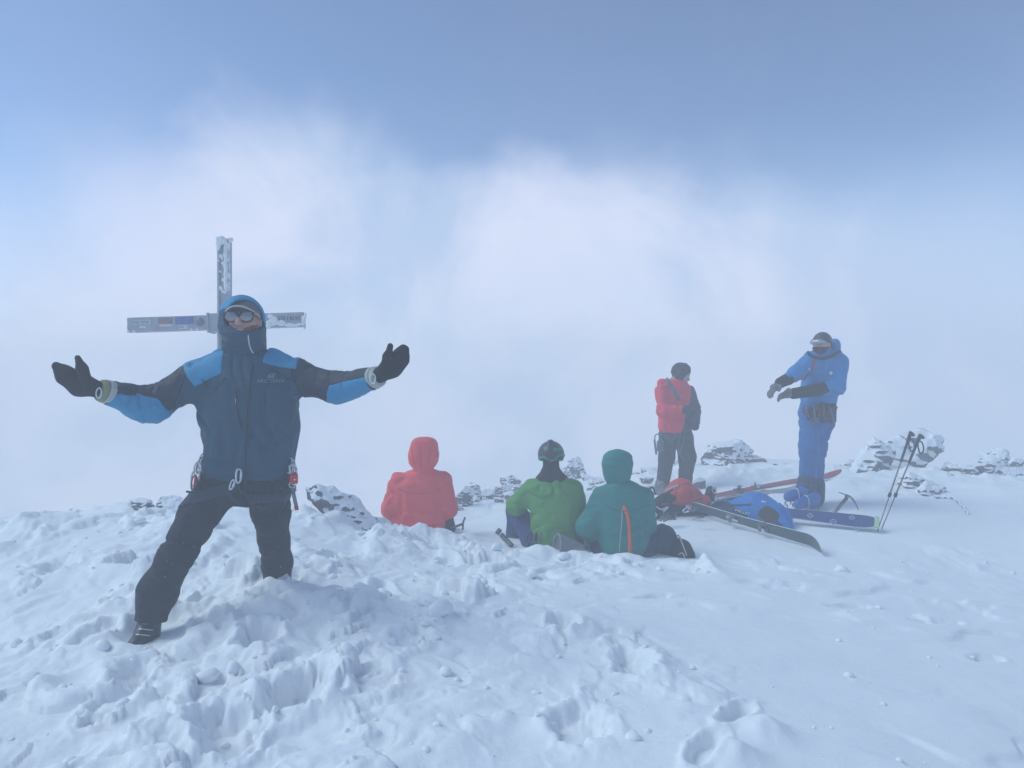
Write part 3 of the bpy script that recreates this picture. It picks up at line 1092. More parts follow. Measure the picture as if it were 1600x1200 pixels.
for (px, py, rx, rz) in ((426, 501, .030, .03), (437, 504, .03, .02), (418, 506, .02, .024), (449, 507, .03, .012), (458, 507.5, .026, .010), (472, 500, .012, .034), (475, 492, .008, .02), (466, 506, .02, .010), (421, 494, .02, .016)):
    S3.append((on_bar(px, py, .036), (rx, .010, rz)))
P3 = np.array([c for c, _ in S3])
rime("rime_patch", rime_patch(S3, 12, .008), P3.min(0) - .08, P3.max(0) + .08, .0045)
S4 = [(on_bar(px, 519 - (px - 200) * .033, .03), (.008, .014, .010)) for px in (205, 214, 300, 309)] + [(on_bar(474, 511, .03), (.006, .01, .014))]
for k, (c, r) in enumerate(S4):
    rime("icicle", rime_patch([(c, r)], 30 + k, .004), c - .05, c + .05, .004)
# ------------------------------------------------------------------ materials of clothing and gear
M_JACKET = cloth("jacket navy teal", (0.005, 0.053, 0.100), 0.62, 0.25, bump=0.18)
M_SLEEVE = cloth("sleeve dark navy", (0.017, 0.024, 0.045), 0.62, 0.25, bump=0.18)
M_PANEL = cloth("panel bright blue", (0.018, 0.24, 0.45), 0.6, 0.15, bump=0.15)
M_TROUSER = cloth("trousers black", (0.009, 0.012, 0.025), 0.75, 0.3, bump=0.2, snow=0.35)
M_HARNESS = cloth("harness slate", (0.024, 0.034, 0.060), 0.7, 0.2)
M_MITT = cloth("mitten black fleece", (0.014, 0.012, 0.018), 0.9, 0.3, bump=0.35)
M_LINING = cloth("hood lining charcoal", (0.03, 0.026, 0.032), 0.8, 0.2)
M_SKIN = plain("wind-reddened skin", (0.50, 0.27, 0.22), 0.5, 0, 0.4, 0.15, 25)
M_CAP = cloth("cap grey", (0.10, 0.10, 0.12), 0.8, 0.15)
M_PIPING = cloth("piping pale grey", (0.50, 0.48, 0.48), 0.7, 0.1)
M_LENS = plain("lens mirrored grey", (0.26, 0.25, 0.27), 0.10, 0.6, 0.8, 0.05)
M_FRAME = plain("glasses frame black", (0.012, 0.010, 0.014), 0.35)
M_TEETH = plain("teeth", (0.75, 0.70, 0.62), 0.35)
M_BEARD = cloth("beard ginger", (0.24, 0.105, 0.075), 0.9, 0.3, bump=0.5)
M_BAND = cloth("wrist strap pale grey", (0.42, 0.44, 0.40), 0.7, 0.15)
M_BANDY = cloth("wrist strap olive", (0.24, 0.25, 0.12), 0.7, 0.15)
M_STEEL = plain("steel", (0.62, 0.63, 0.66), 0.28, 0.9)
M_DARKSTEEL = plain("dark steel", (0.16, 0.17, 0.19), 0.38, 0.8)
M_RED = plain("anodised red", (0.55, 0.04, 0.05), 0.35, 0.25)
M_BOOT = plain("boot plastic dark grey", (0.025, 0.03, 0.04), 0.45)
M_WHITE = cloth("white print", (0.75, 0.76, 0.78), 0.7, 0.05)
M_PRINT = cloth("faint grey print", (0.20, 0.26, 0.33), 0.7, 0.05)


def carabiner(c, normal, up, ln, mat, label, group, wid=0.55, rad=0.005):
    """A D-shaped ring with its gate."""
    c = np.asarray(c, float)
    rot = basis(up, normal)            # x: long axis, y: normal, z: across
    e = thing("carabiner", c, label, "carabiner", group)
    pts = [(-.5, -.18), (-.3, -.42), (.2, -.5), (.5, -.3), (.5, .1), (.25, .34), (-.2, .3), (-.45, .12)]
    P = np.array([c + rot[:, 0] * a * ln + rot[:, 2] * b * ln * wid for a, b in pts])
    tube("ring", spline(P, 32, True), rad, mat, e, c, closed=True, sides=6)
    g0 = c + rot[:, 0] * .25 * ln + rot[:, 2] * .34 * ln * wid
    g1 = c - rot[:, 0] * .2 * ln + rot[:, 2] * .3 * ln * wid
    tube("gate", np.linspace(g0, g1, 3), rad * 1.45, mat, e, c, sides=6)
    return e


# ------------------------------------------------------------------ the man with outstretched arms
MY = 4.15
man_base = np.array([W(330, 940, 4.2)[0], 4.2, 0.0])
man_base[2] = gz0(man_base[0], man_base[1])
man = thing("person", man_base, "person in dark navy and blue hooded jacket with arms flung wide before the cross", "person", "climbers on the summit")


def ms(py, xl, xr, ry, Y=MY, dy=0.0):
    a, b = W(xl, py, Y), W(xr, py, Y)
    return ((a[0] + b[0]) / 2, Y + dy, a[2], (b[0] - a[0]) / 2, ry)


M_TORSO = [ms(748, 334, 450, .150), ms(738, 327, 454, .170), ms(722, 321, 458, .182), ms(700, 321, 461, .185), ms(670, 315, 466, .180), ms(640, 309, 468, .172),
           ms(610, 304, 470, .160), ms(590, 303, 470, .145), ms(574, 312, 462, .122), ms(563, 330, 442, .112), ms(553, 344, 424, .108)]
M_ARM_L = [W(306, 594, 4.15), W(238, 632, 4.05), W(166, 612, 3.86)]
M_ARM_R = [W(462, 590, 4.15), W(524, 605, 4.06), W(586, 590, 3.88)]
_lw, _rw = (lambda *a: W(*a)), None
FOLD_T = [([W(396, 560, 3.98), W(392, 650, 3.95), W(388, 742, 3.97)], .009, .006), ([W(384, 560, 3.98), W(380, 650, 3.95), W(378, 742, 3.97)], .008, -.004),
          ([W(318, 600, 4.05), W(345, 660, 3.97), W(352, 720, 3.97)], .02, .012), ([W(455, 600, 4.05), W(436, 655, 3.97), W(440, 720, 3.97)], .022, .010),
          ([W(318, 690, 4.05), W(360, 705, 3.95), W(400, 700, 3.94)], .016, .009), ([W(330, 720, 4.0), W(380, 728, 3.95), W(440, 716, 3.96)], .014, .010),
          ([W(340, 708, 4.0), W(372, 716, 3.95)], .012, -.008), ([W(400, 712, 3.95), W(448, 700, 4.0)], .014, .009), ([W(305, 640, 4.1), W(330, 672, 4.0)], .014, .011),
          ([W(468, 650, 4.1), W(448, 680, 4.0)], .014, .010), ([W(350, 575, 4.0), W(362, 610, 3.97), W(360, 650, 3.96)], .014, .007), ([W(428, 575, 4.0), W(420, 615, 3.97)], .014, .007)]
FOLD_S = []
for (A, sgn) in ((M_ARM_L, 1), (M_ARM_R, -1)):
    for t, tw in ((.12, .04), (.26, -.03), (.42, .05), (.5, -.02), (.60, .05), (.70, -.03), (.78, .04), (.86, 0.02), (.93, -.02)):
        q = t * 2
        c = A[0] + (A[1] - A[0]) * q if q < 1 else A[1] + (A[2] - A[1]) * (q - 1)
        FOLD_S.append(([c + np.array([-.02 + tw, -.10, .09]), c + np.array([.0, -.12, 0]), c + np.array([.02 - tw, -.10, -.09])], .013, .016))
        FOLD_S.append(([c + np.array([tw + .02, -.06, .11]), c + np.array([.03, 0.0, .11])], .014, .018))
        FOLD_S.append(([c + np.array([-tw, -.07, -.10]), c + np.array([-.03, 0.0, -.10])], .014, .014))


def sleeve_sdf(p):
    l = chain(p, M_ARM_L, (.092, .090, .060), .05)
    l = smin(l, ell(p, W(225, 636, 4.02), (.12, .07, .052)), .05)
    r = chain(p, M_ARM_R, (.092, .080, .056), .05)
    r = smin(r, ell(p, W(536, 608, 4.02), (.12, .065, .046)), .05)
    return np.minimum(l, r)


def torso_sdf(p):
    d = slices(p, M_TORSO, n=2.4, kcap=.035)
    d = smin(d, chain(p, [W(350, 572, 4.16), W(306, 592, 4.15)], (.085, .088), .02), .06)
    d = smin(d, chain(p, [W(420, 570, 4.16), W(462, 588, 4.15)], (.085, .088), .02), .06)
    return d


def jacket_all(p):
    d = smin(torso_sdf(p), sleeve_sdf(p), .045)
    arm = sstep(.03, .10, np.maximum(W(300, 0, 4.1)[0] - p[:, 0], p[:, 0] - W(470, 0, 4.1)[0]))
    hem = sstep(.96, .84, p[:, 2])
    ia, ib = arm > 0, arm < 1
    dd = np.zeros(len(p))
    dd[ia] += arm[ia] * drape(p[ia], .012, (13, 8, 6), 21)
    pb, hm = p[ib], hem[ib]
    dd[ib] += (1 - arm[ib]) * ((1 - hm) * drape(pb, .015, (6.5, 5, 3.4), 23) + hm * drape(pb, .014, (4.5, 5, 12), 27))
    d = d + dd
    return d + creases(p, FOLD_T) + creases(p, FOLD_S)


def planes(p, *pl):
    """Half spaces (point, outward normal): negative inside."""
    d = None
    for c, nrm in pl:
        nrm = np.asarray(nrm, float)
        e = (p - c) @ (nrm / np.linalg.norm(nrm))
        d = e if d is None else np.maximum(d, e)
    return d


lo_j, hi_j = np.array([W(150, 0, 3.86)[0] - .02, 3.70, .70]), np.array([W(600, 0, 3.88)[0] + .02, 4.42, 1.62])
VM = 0.0075
# image-left and image-right armholes
ah_l = lambda p: planes(p, (W(302, 590, 4.15), (1, 0, -.35)))
ah_r = lambda p: planes(p, (W(466, 588, 4.15), (-1, 0, -.35)))
cuff_l = lambda p: planes(p, (M_ARM_L[2], M_ARM_L[2] - M_ARM_L[1]))
cuff_r = lambda p: planes(p, (M_ARM_R[2], M_ARM_R[2] - M_ARM_R[1]))
body_region = lambda p: np.maximum(-ah_l(p) - .001, -ah_r(p) - .001)
sdf_mesh("jacket", lambda p: np.maximum(jacket_all(p), body_region(p)), lo_j, hi_j, VM, M_JACKET, man, man_base)
sdf_mesh("sleeve", lambda p: np.maximum(np.maximum(jacket_all(p) - .001, ah_l(p)), cuff_l(p)), lo_j, [W(330, 0, 4.2)[0], 4.42, 1.62], VM, M_SLEEVE, man, man_base)
sdf_mesh("sleeve", lambda p: np.maximum(np.maximum(jacket_all(p) - .001, ah_r(p)), cuff_r(p)), [W(440, 0, 4.2)[0], 3.70, .70], hi_j, VM, M_SLEEVE, man, man_base)
# blue shoulder yokes and forearm panels
sdf_mesh("shoulder_panel", lambda p: np.maximum(jacket_all(p) - .004, planes(p, (W(300, 590, 4.1), (-1.0, 0, -.75)), (W(308, 596, 4.0), (.42, -.35, -1)), (W(355, 560, 4.1), (1, 0, 0)))),
         [W(280, 0, 4.2)[0], 3.8, 1.25], [W(370, 0, 4.2)[0], 4.4, 1.55], VM, M_PANEL, man, man_base)
sdf_mesh("shoulder_panel", lambda p: np.maximum(jacket_all(p) - .004, planes(p, (W(467, 570, 4.1), (1.0, 0, .1)), (W(466, 574, 4.0), (-.18, -.3, -1)), (W(416, 560, 4.1), (-1, 0, 0)))),
         [W(405, 0, 4.2)[0], 3.8, 1.25], [W(490, 0, 4.2)[0], 4.4, 1.55], VM, M_PANEL, man, man_base)
sdf_mesh("forearm_panel", lambda p: np.maximum(np.maximum(jacket_all(p) - .004, cuff_l(p) + .012), planes(p, (W(180, 613, 3.85), (.40, -.25, .96)), (W(265, 648, 4.0), (1, 0, .55)))),
         lo_j, [W(290, 0, 4.2)[0], 4.4, 1.4], VM, M_PANEL, man, man_base)
sdf_mesh("forearm_panel", lambda p: np.maximum(np.maximum(jacket_all(p) - .004, cuff_r(p) + .012), planes(p, (W(560, 592, 3.85), (-.35, -.25, 1)), (W(510, 625, 4.0), (-1, 0, .3)))),
         [W(480, 0, 4.2)[0], 3.7, 1.0], hi_j, VM, M_PANEL, man, man_base)

# hood and tall collar
H_C = W(378, 500, 4.20)
M_COLLAR = [ms(566, 346, 418, .120, 4.17), ms(552, 350, 415, .122, 4.16), ms(538, 350, 414, .128, 4.14), ms(522, 348, 413, .132, 4.14), ms(510, 347, 413, .130, 4.16)]


def hood_outer(p):
    d = ell(p, H_C, (.120, .150, .136))
    d = smin(d, slices(p, M_COLLAR, n=2.3, kcap=.02), .04)
    F = [([W(352, 512, 4.05), W(362, 524, 3.99), W(384, 530, 3.98)], .010, .007), ([W(412, 520, 4.05), W(402, 532, 3.99)], .010, .008), ([W(390, 521, 3.97), W(392, 540, 3.98), W(398, 556, 4.0)], .007, .006),
         ([W(350, 536, 4.06), W(372, 545, 4.0), W(390, 546, 4.0)], .012, .009), ([W(413, 540, 4.06), W(398, 548, 4.0)], .011, .009), ([W(346, 520, 4.1), W(352, 530, 4.03)], .012, .012), ([W(345, 492, 4.1), W(356, 506, 4.04)], .010, .006)]
    return d + creases(p, F) + wrinkle(p, .004, (10, 10, 10), 9)


FACE_C = W(384, 498, 4.02)


def hood_sdf(p):
    d = hood_outer(p)
    cav = ell(p, W(382, 499, 4.13), (.098, .118, .108))
    opn = ell(p, FACE_C + np.array([0, 0, .009]), (.088, .15, .076))
    hole = smin(cav, opn, .02)
    return smax(d, -hole, .012)


lo_h, hi_h = W(335, 572, 4.17) + [-.02, -.28, 0], W(425, 455, 4.17) + [.02, .25, .02]
hood_lo, hood_hi = np.minimum(lo_h, hi_h), np.maximum(lo_h, hi_h)
hood = sdf_mesh("hood", hood_sdf, hood_lo, hood_hi, .0055, M_JACKET, man, man_base)
sdf_mesh("hood_panel", lambda p: np.maximum(np.maximum(hood_sdf(p) - .004, -(ell(p, FACE_C, (.089, .19, .081)))), planes(p, (W(380, 489, 4.1), (-.12, -.25, -1)), (H_C + np.array([0, .09, 0]), (0, 1, .3)))),
         hood_lo, hood_hi, .0055, M_PANEL, man, man_base)
sdf_mesh("hood_lining", lambda p: smax(smax(hood_outer(p) + .020, -ell(p, W(382, 499, 4.13), (.088, .110, .098)), .004), -ell(p, FACE_C, (.080, .15, .070)), .008), hood_lo, hood_hi, .0055, M_LINING, man, man_base)
tube("zip_cord", spline([W(388, 524, 3.985), W(389, 535, 3.975), W(392, 546, 3.985), W(396, 552, 3.99)], 12), .0035, M_PIPING, man, man_base)

# body: head with face, neck, trunk, arms and legs in one skin
HEAD = W(383, 503, 4.155)


def head_shape(p, c, s=1.0, face=(0, -1, 0), tilt=0.0):
    """Head with brow, nose, cheeks, mouth, chin and ears, looking along face; about 0.23 m tall at s = 1."""
    f = np.asarray(face, float)
    f = f / np.linalg.norm(f)
    x = np.cross([0, 0, 1.0], f)
    x /= np.linalg.norm(x)
    z = np.cross(f, x)
    q = (p - c) / s
    q = np.stack([q @ x, q @ f, q @ z], 1)
    d = ell(q, (0, -.012, .022), (.076, .096, .092))
    d = smin(d, ell(q, (0, .030, -.048), (.060, .062, .066)), .03)
    d = smin(d, ell(q, (0, .066, -.092), (.026, .024, .022)), .025)
    d = smin(d, ell(q, (0, .082, .024), (.052, .016, .012)), .02)
    d = smin(d, chain(q, [(0, .090, .014), (0, .112, -.028)], (.009, .015), .01), .010)
    for e in (-1, 1):
        d = smin(d, ell(q, (e * .036, .066, -.024), (.024, .022, .022)), .02)
        d = smin(d, ell(q, (e * .012, .098, -.030), (.010, .010, .008)), .008)
        d = smax(d, -ell(q, (e * .031, .094, .004), (.016, .012, .010)), .012)
        d = smin(d, ell(q, (e * .031, .080, .004), (.012, .012, .012)), .003)
        d = smin(d, ell(q, (e * .078, -.008, -.005), (.010, .022, .032)), .008)
    d = smin(d, ell(q, (0, .090, -.052), (.024, .010, .006)), .008)
    d = smin(d, ell(q, (0, .087, -.068), (.020, .011, .007)), .008)
    d = smax(d, -ell(q, (0, .098, -.060), (.022, .016, .0035)), .004)
    return d * s


FACE_DIR = np.array([.03, -1, .13])


def man_body(p):
    d = head_shape(p, HEAD, 1.0, FACE_DIR)
    d = smin(d, chain(p, [HEAD + [0, .02, -.07], W(384, 575, 4.18)], (.055, .065)), .03)
    d = smin(d, slices(p, [(s[0], s[1], s[2], s[3] * .62, s[4] * .6) for s in M_TORSO], n=2.2), .05)
    d = smin(d, chain(p, M_ARM_L, (.05, .045, .03)), .03)
    d = smin(d, chain(p, M_ARM_R, (.05, .045, .03)), .03)
    d = smin(d, chain(p, LEG_L[:5], (.08, .075, .055, .05, .04)), .04)
    d = smin(d, chain(p, LEG_R[:5], (.08, .075, .055, .05, .04)), .04)
    return d


LEG_L = [W(350, 752, 4.15), W(308, 812, 4.05), W(274, 872, 3.97), W(247, 925, 3.94), W(235, 966, 3.93), W(233, 985, 3.92)]
LEG_R = [W(416, 752, 4.2), W(424, 802, 4.26), W(428, 845, 4.34), W(432, 880, 4.42), W(433, 915, 4.5), W(433, 955, 4.52)]
sdf_mesh("body", man_body, [W(160, 0, 3.9)[0], 3.75, .0], [W(595, 0, 3.9)[0], 4.62, 1.82], .012, M_SKIN, man, man_base)
hd = lambda p, s: (lambda f, x: (lambda z: HEAD + x * p[0] * s + f * p[1] * s + z * p[2] * s)(np.cross(f, x)))(FACE_DIR / np.linalg.norm(FACE_DIR), np.cross([0, 0, 1.], FACE_DIR / np.linalg.norm(FACE_DIR)) / np.linalg.norm(np.cross([0, 0, 1.], FACE_DIR / np.linalg.norm(FACE_DIR))))
# fine face mask over the head (the same surface, closely modelled): beard, teeth
sdf_mesh("face", lambda p: np.maximum(head_shape(p, HEAD, 1.0, FACE_DIR) - .002, (p[:, 1] - HEAD[1]) + .01), HEAD - [.1, .14, .13], HEAD + [.1, .02, .12], .0032, M_SKIN, man, man_base)


def beard(p):
    d = head_shape(p, HEAD, 1.0, FACE_DIR) - .006
    m0 = hd((0, .098, -.062), 1)
    reg = np.maximum(p[:, 2] - (HEAD[2] - .042 - .6 * np.abs(p[:, 0] - HEAD[0]) ** 1.0 * 0 + .5 * np.maximum(0, np.abs(p[:, 0] - HEAD[0]) - .03)), (p[:, 1] - HEAD[1]) + .02)
    d = np.maximum(d, reg)
    return smax(d, -ell(p, m0, (.027, .05, .0105)), .004) + vnoise3(p * 160, 4) * .0015


sdf_mesh("beard", beard, HEAD - [.1, .15, .14], HEAD + [.1, .02, .02], .0032, M_BEARD, man, man_base)
sdf_mesh("teeth", lambda p: ell(p, hd((0, .086, -.0585), 1), (.020, .012, .0055)), hd((0, .086, -.0585), 1) - .03, hd((0, .086, -.0585), 1) + .03, .0025, M_TEETH, man, man_base)
# cap with a curved brim under the hood
sdf_mesh("cap", lambda p: np.maximum(head_shape(p, HEAD, 1.0, FACE_DIR) - .007, planes(p, (hd((0, .085, .047), 1), (0, -.1, -1)))), HEAD - [.11, .13, .13], HEAD + [.11, .13, .14], .0045, M_CAP, man, man_base)
arc0 = [hd((x, math.sqrt(max(.001, .104 ** 2 - x * x * 1.15)), .050 - 3.2 * x * x), 1) for x in np.linspace(-.072, .072, 13)]
arc1 = [hd((x * 1.08, math.sqrt(max(.001, .140 ** 2 - x * x * 2.2)), .058 - 4.4 * x * x), 1) for x in np.linspace(-.072, .072, 13)]
bv = np.array(arc0 + arc1 + [a - [0, 0, .004] for a in arc0] + [a - [0, 0, .004] for a in arc1]) - man_base
bf = []
for i in range(12):
    bf += [(i, i + 1, 14 + i, 13 + i), (26 + i, 39 + i, 40 + i, 27 + i), (13 + i, 14 + i, 40 + i, 39 + i), (i, 26 + i, 27 + i, i + 1)]
link_mesh("cap_brim", mesh_np("cap_brim", bv, bf), M_CAP, man)
tube("brim_piping", spline(arc1, 36), .0042, M_PIPING, man, man_base)
# sunglasses
gl = bpy.data.objects.new("sunglasses", None)
COL.objects.link(gl)
gl.parent = man
for e in (-1, 1):
    c = hd((e * .040, .106, .008), 1)
    nrm = FACE_DIR / np.linalg.norm(FACE_DIR) + np.array([-e * .22, 0, 0])
    rot = basis((1, 0, 0), nrm)
    R_ = np.stack([rot[:, 0], rot[:, 1], rot[:, 2]], 1)
    sdf_mesh("lens", lambda p: ell(p, c, (.036, .006, .029), R_), c - .05, c + .05, .003, M_LENS, gl, man_base)
    ring = [c + rot[:, 0] * .0365 * math.copysign(abs(math.cos(a)) ** .8, math.cos(a)) + rot[:, 2] * .0295 * math.copysign(abs(math.sin(a)) ** .8, math.sin(a)) for a in np.linspace(0, 2 * np.pi, 25)[:-1]]
    tube("rim", ring, .0040, M_FRAME, gl, man_base, closed=True)
    tube("temple", spline([hd((e * .074, .096, .018), 1), hd((e * .084, .06, .016), 1), hd((e * .083, -.01, .010), 1)], 8), .0045, M_FRAME, gl, man_base)
tube("bridge", spline([hd((-.012, .113, .016), 1), hd((0, .117, .018), 1), hd((.012, .113, .016), 1)], 8), .0042, M_FRAME, gl, man_base)
tube("brow_bar", spline([hd((-.074, .096, .028), 1), hd((-.04, .112, .036), 1), hd((0, .117, .032), 1), hd((.04, .112, .036), 1), hd((.074, .096, .028), 1)], 16), .0045, M_FRAME, gl, man_base)

# mittens: four fingers together, thumb apart
for (fin, fr, th, tr) in (
        ([W(150, 607, 3.84), W(124, 600, 3.80), W(101, 586, 3.77), W(87, 572, 3.76)], (.046, .056, .046, .023), [W(138, 604, 3.79), W(128, 577, 3.74), W(121, 559, 3.73)], (.034, .025, .015)),
        ([W(594, 586, 3.86), W(612, 574, 3.82), W(625, 559, 3.80), W(631, 546, 3.79)], (.042, .050, .044, .026), [W(600, 578, 3.81), W(606, 557, 3.77), W(610, 541, 3.76)], (.030, .023, .0165))):
    def mitt(p, fin=fin, fr=fr, th=th, tr=tr):
        q = p.copy()
        q[:, 1] = fin[1][1] + (q[:, 1] - fin[1][1]) * 1.25
        d = chain(q, fin, fr, .03)
        d = smin(d, chain(p, th, tr, .02), .014)
        return d + wrinkle(p, .003, (16, 16, 16), 2)
    P = np.array(fin + th)
    sdf_mesh("mitten", mitt, P.min(0) - .09, P.max(0) + .09, .006, M_MITT, man, man_base)
# straps round the cuffs
for (A, s, r) in ((M_ARM_L, 1, .060), (M_ARM_R, -1, .056)):
    ax = A[2] - A[1]
    ax = ax / np.linalg.norm(ax)
    for (off, mt, wdt) in ((-.012, M_BAND, .018), (.022, M_BANDY if s > 0 else M_BAND, .014)):
        c0 = A[2] + ax * off
        f = lambda p: np.maximum(chain(p, [A[2] - ax * .08, A[2], A[2] + ax * .06], (r, r - .006, .044), .02) - .003, np.abs((p - c0) @ ax) - wdt)
        sdf_mesh("wrist_strap", f, c0 - .12, c0 + .12, .006, mt, man, man_base)
    c0 = A[2] + ax * .0 + np.array([0, -r - .004, 0])
    b = basis((0, 0, 1), (0, -1, 0))
    tube("leash_loop", spline([c0 + [.0, 0, .02], c0 + [.014, -.006, 0], c0 + [.006, -.008, -.03], c0 + [-.012, -.006, -.022], c0 + [-.012, -.004, .006]], 20, True), .0032, M_WHITE, man, man_base, closed=True, sides=6)

# trousers with gaiter-wide cuffs
FOLD_L = []
for (A, tt) in ((LEG_L, (1.55, 1.75, 2.0, 2.15, 2.4, 2.9, 3.3, 3.6)), (LEG_R, (.9, 1.4, 1.7, 2.0, 2.3, 2.7, 3.1))):
    for k, t in enumerate(tt):
        i = int(t)
        c = A[i] + (A[i + 1] - A[i]) * (t - i)
        s = (-1) ** k
        FOLD_L.append(([c + np.array([-.10, -.06, .02 * s]), c + np.array([0, -.10, -.012 * s]), c + np.array([.09, -.06, .03 * s])], .012, .008))
        FOLD_L.append(([c + np.array([-.11, -.02, .03]), c + np.array([-.10, .05, .03])], .014, .009))


def trouser_sdf(p):
    d = slices(p, [ms(790, 352, 440, .10), ms(775, 340, 447, .13), ms(752, 330, 452, .145), ms(725, 328, 452, .14), ms(712, 332, 450, .13)], n=2.3, kcap=.03)
    d = smin(d, chain(p, LEG_L[:5], (.118, .104, .088, .097, .080), .04), .05)
    d = smin(d, chain(p, LEG_R[:5], (.115, .102, .084, .086, .080), .04), .05)
    d = d + creases(p, FOLD_L) + drape(p, .013, (8, 7, 7), 31)
    return np.maximum(d, planes(p, (LEG_L[4] + np.array([0, 0, -.012]), (-.1, -.1, -1))))


lo_t, hi_t = np.array([W(205, 0, 3.9)[0] - .03, 3.75, -.02]), np.array([W(470, 0, 4.4)[0] + .03, 4.72, 0.98])
sdf_mesh("trousers", trouser_sdf, lo_t, hi_t, VM, M_TROUSER, man, man_base)
# boots
ft = LEG_L[5]
gl0 = gz0(ft[0], ft[1])


def boot_l(p):
    d = chain(p, [ft + [.0, .02, .06], ft + [-.005, -.01, -.01], ft + [-.01, -.12, -.035]], (.058, .056, .040), .03)
    return np.maximum(smin(d, rbox(p, ft + [-.005, -.04, -.065], (.045, .14, .02), .012), .015), -p[:, 2] + ft[2] - .09)


sdf_mesh("boot", boot_l, ft - [.12, .25, .12], ft + [.12, .16, .15], .006, M_BOOT, man, man_base)
for k in range(3):
    z0 = ft + [0, -.035 - .03 * k, .045 - .018 * k]
    tube("boot_lace", spline([z0 + [-.045, .02, -.012], z0 + [0, -.016, .006], z0 + [.042, .02, -.012]], 8), .0035, M_STEEL, man, man_base, sides=6)
fr_ = LEG_R[5]
sdf_mesh("boot", lambda p: chain(p, [fr_ + [0, 0, .05], fr_, fr_ + [.02, -.13, -.03]], (.055, .055, .045), .03), fr_ - [.12, .25, .12], fr_ + [.12, .14, .14], .009, M_BOOT, man, man_base)

# climbing harness: waist belt, leg loops, belay loop
def band(base_f, c, axis, half, off=.006):
    axis = np.asarray(axis, float) / np.linalg.norm(axis)
    return lambda p: np.maximum(base_f(p) - off, np.abs((p - c) @ axis) - half)


sdf_mesh("waist_belt", band(trouser_sdf, W(390, 738, 4.15), (0, .05, 1), .026), [-1.75, 3.9, .70], [-1.15, 4.4, .95], VM, M_HARNESS, man, man_base)
hl = lambda p: np.maximum(band(trouser_sdf, W(332, 768, 4.1), (-.25, -.05, 1), .030)(p), planes(p, (W(383, 770, 4.1), (1, 0, 0))))
sdf_mesh("leg_loop", hl, [-1.95, 3.85, .52], [-1.40, 4.4, .95], VM, M_HARNESS, man, man_base)
hr = lambda p: np.maximum(band(trouser_sdf, W(424, 776, 4.1), (.12, -.05, 1), .026)(p), planes(p, (W(392, 770, 4.1), (-1, 0, 0))))
sdf_mesh("leg_loop", hr, [-1.5, 3.85, .52], [-1.10, 4.5, .95], VM, M_HARNESS, man, man_base)
tube("belay_loop", spline([W(380, 742, 3.97), W(384, 758, 3.95), W(378, 770, 3.97), W(374, 757, 3.95)], 20, True), .007, M_HARNESS, man, man_base, closed=True)
tube("tie_in_webbing", spline([W(358, 765, 3.97), W(364, 780, 3.97), W(376, 786, 3.98)], 10), .012, M_HARNESS, man, man_base)
tube("tie_in_webbing", spline([W(402, 774, 3.99), W(398, 782, 3.99), W(390, 788, 4.0)], 10), .010, M_HARNESS, man, man_base)
# chest pocket zips, drawcord ends
def on_jacket(P):
    """Lay points on the front of the jacket."""
    return lay(P, lambda q: jacket_all(q) - .004, 3.80, 4.2, .001)


def lay(P, f, y0, y1, gap=.004):
    """Slide points along Y onto the near side of the surface f."""
    P = np.array(P, float)
    lo = np.full(len(P), float(y0))
    found = np.zeros(len(P), bool)
    for y in np.linspace(y0, y1, 50):
        v = f(np.stack([P[:, 0], np.full(len(P), y), P[:, 2]], 1))
        new = (v < 0) & ~found
        lo[new] = y
        found |= new
    st = (y1 - y0) / 49
    a_, b_ = lo - st, lo.copy()
    for _ in range(7):
        c_ = (a_ + b_) / 2
        v = f(np.stack([P[:, 0], c_, P[:, 2]], 1))
        b_ = np.where(v < 0, c_, b_)
        a_ = np.where(v < 0, a_, c_)
    if found.any() and not found.all():      # past the outline: stay with the nearest point that touched
        ok = np.flatnonzero(found)
        for k in np.flatnonzero(~found):
            j = ok[np.argmin(np.abs(ok - k))]
            P[k] = P[j]
            b_[k] = b_[j]
    P[:, 1] = b_ - gap
    return P


tube("pocket_zip", on_jacket(spline([W(371, 608, 4), W(372, 630, 4), W(376, 650, 4), W(382, 672, 4)], 20)), .0035, M_HARNESS, man, man_base, sides=6)
tube("pocket_zip", on_jacket(spline([W(411, 610, 4), W(414, 620, 4), W(414, 634, 4)], 12)), .0035, M_HARNESS, man, man_base, sides=6)
tube("zip_pull", on_jacket(np.linspace(W(371, 622, 4), W(372, 630, 4), 5)), .0035, M_PIPING, man, man_base, sides=6)
tube("drawcord", spline([W(320, 656, 4.1), W(316, 662, 4.1), W(318, 674, 4.1), W(322, 678, 4.1)], 10), .004, M_FRAME, man, man_base, sides=6)
tube("drawcord_end", np.linspace(W(322, 685, 4.08), W(328, 684, 4.08), 4), .005, M_WHITE, man, man_base, sides=6)
tube("front_zip", on_jacket(spline([W(392, 566, 4), W(391, 610, 4), W(389, 660, 4), W(388, 705, 4), W(388, 740, 4)], 40)), .0045, M_SLEEVE, man, man_base, sides=6)
for q in ([(312, 592), (325, 606), (340, 604), (352, 590)], [(462, 588), (448, 592), (432, 582), (418, 574)]):
    tube("yoke_seam", on_jacket(spline([W(x, y, 4) for x, y in q], 16)), .0028, M_SLEEVE, man, man_base, sides=6)
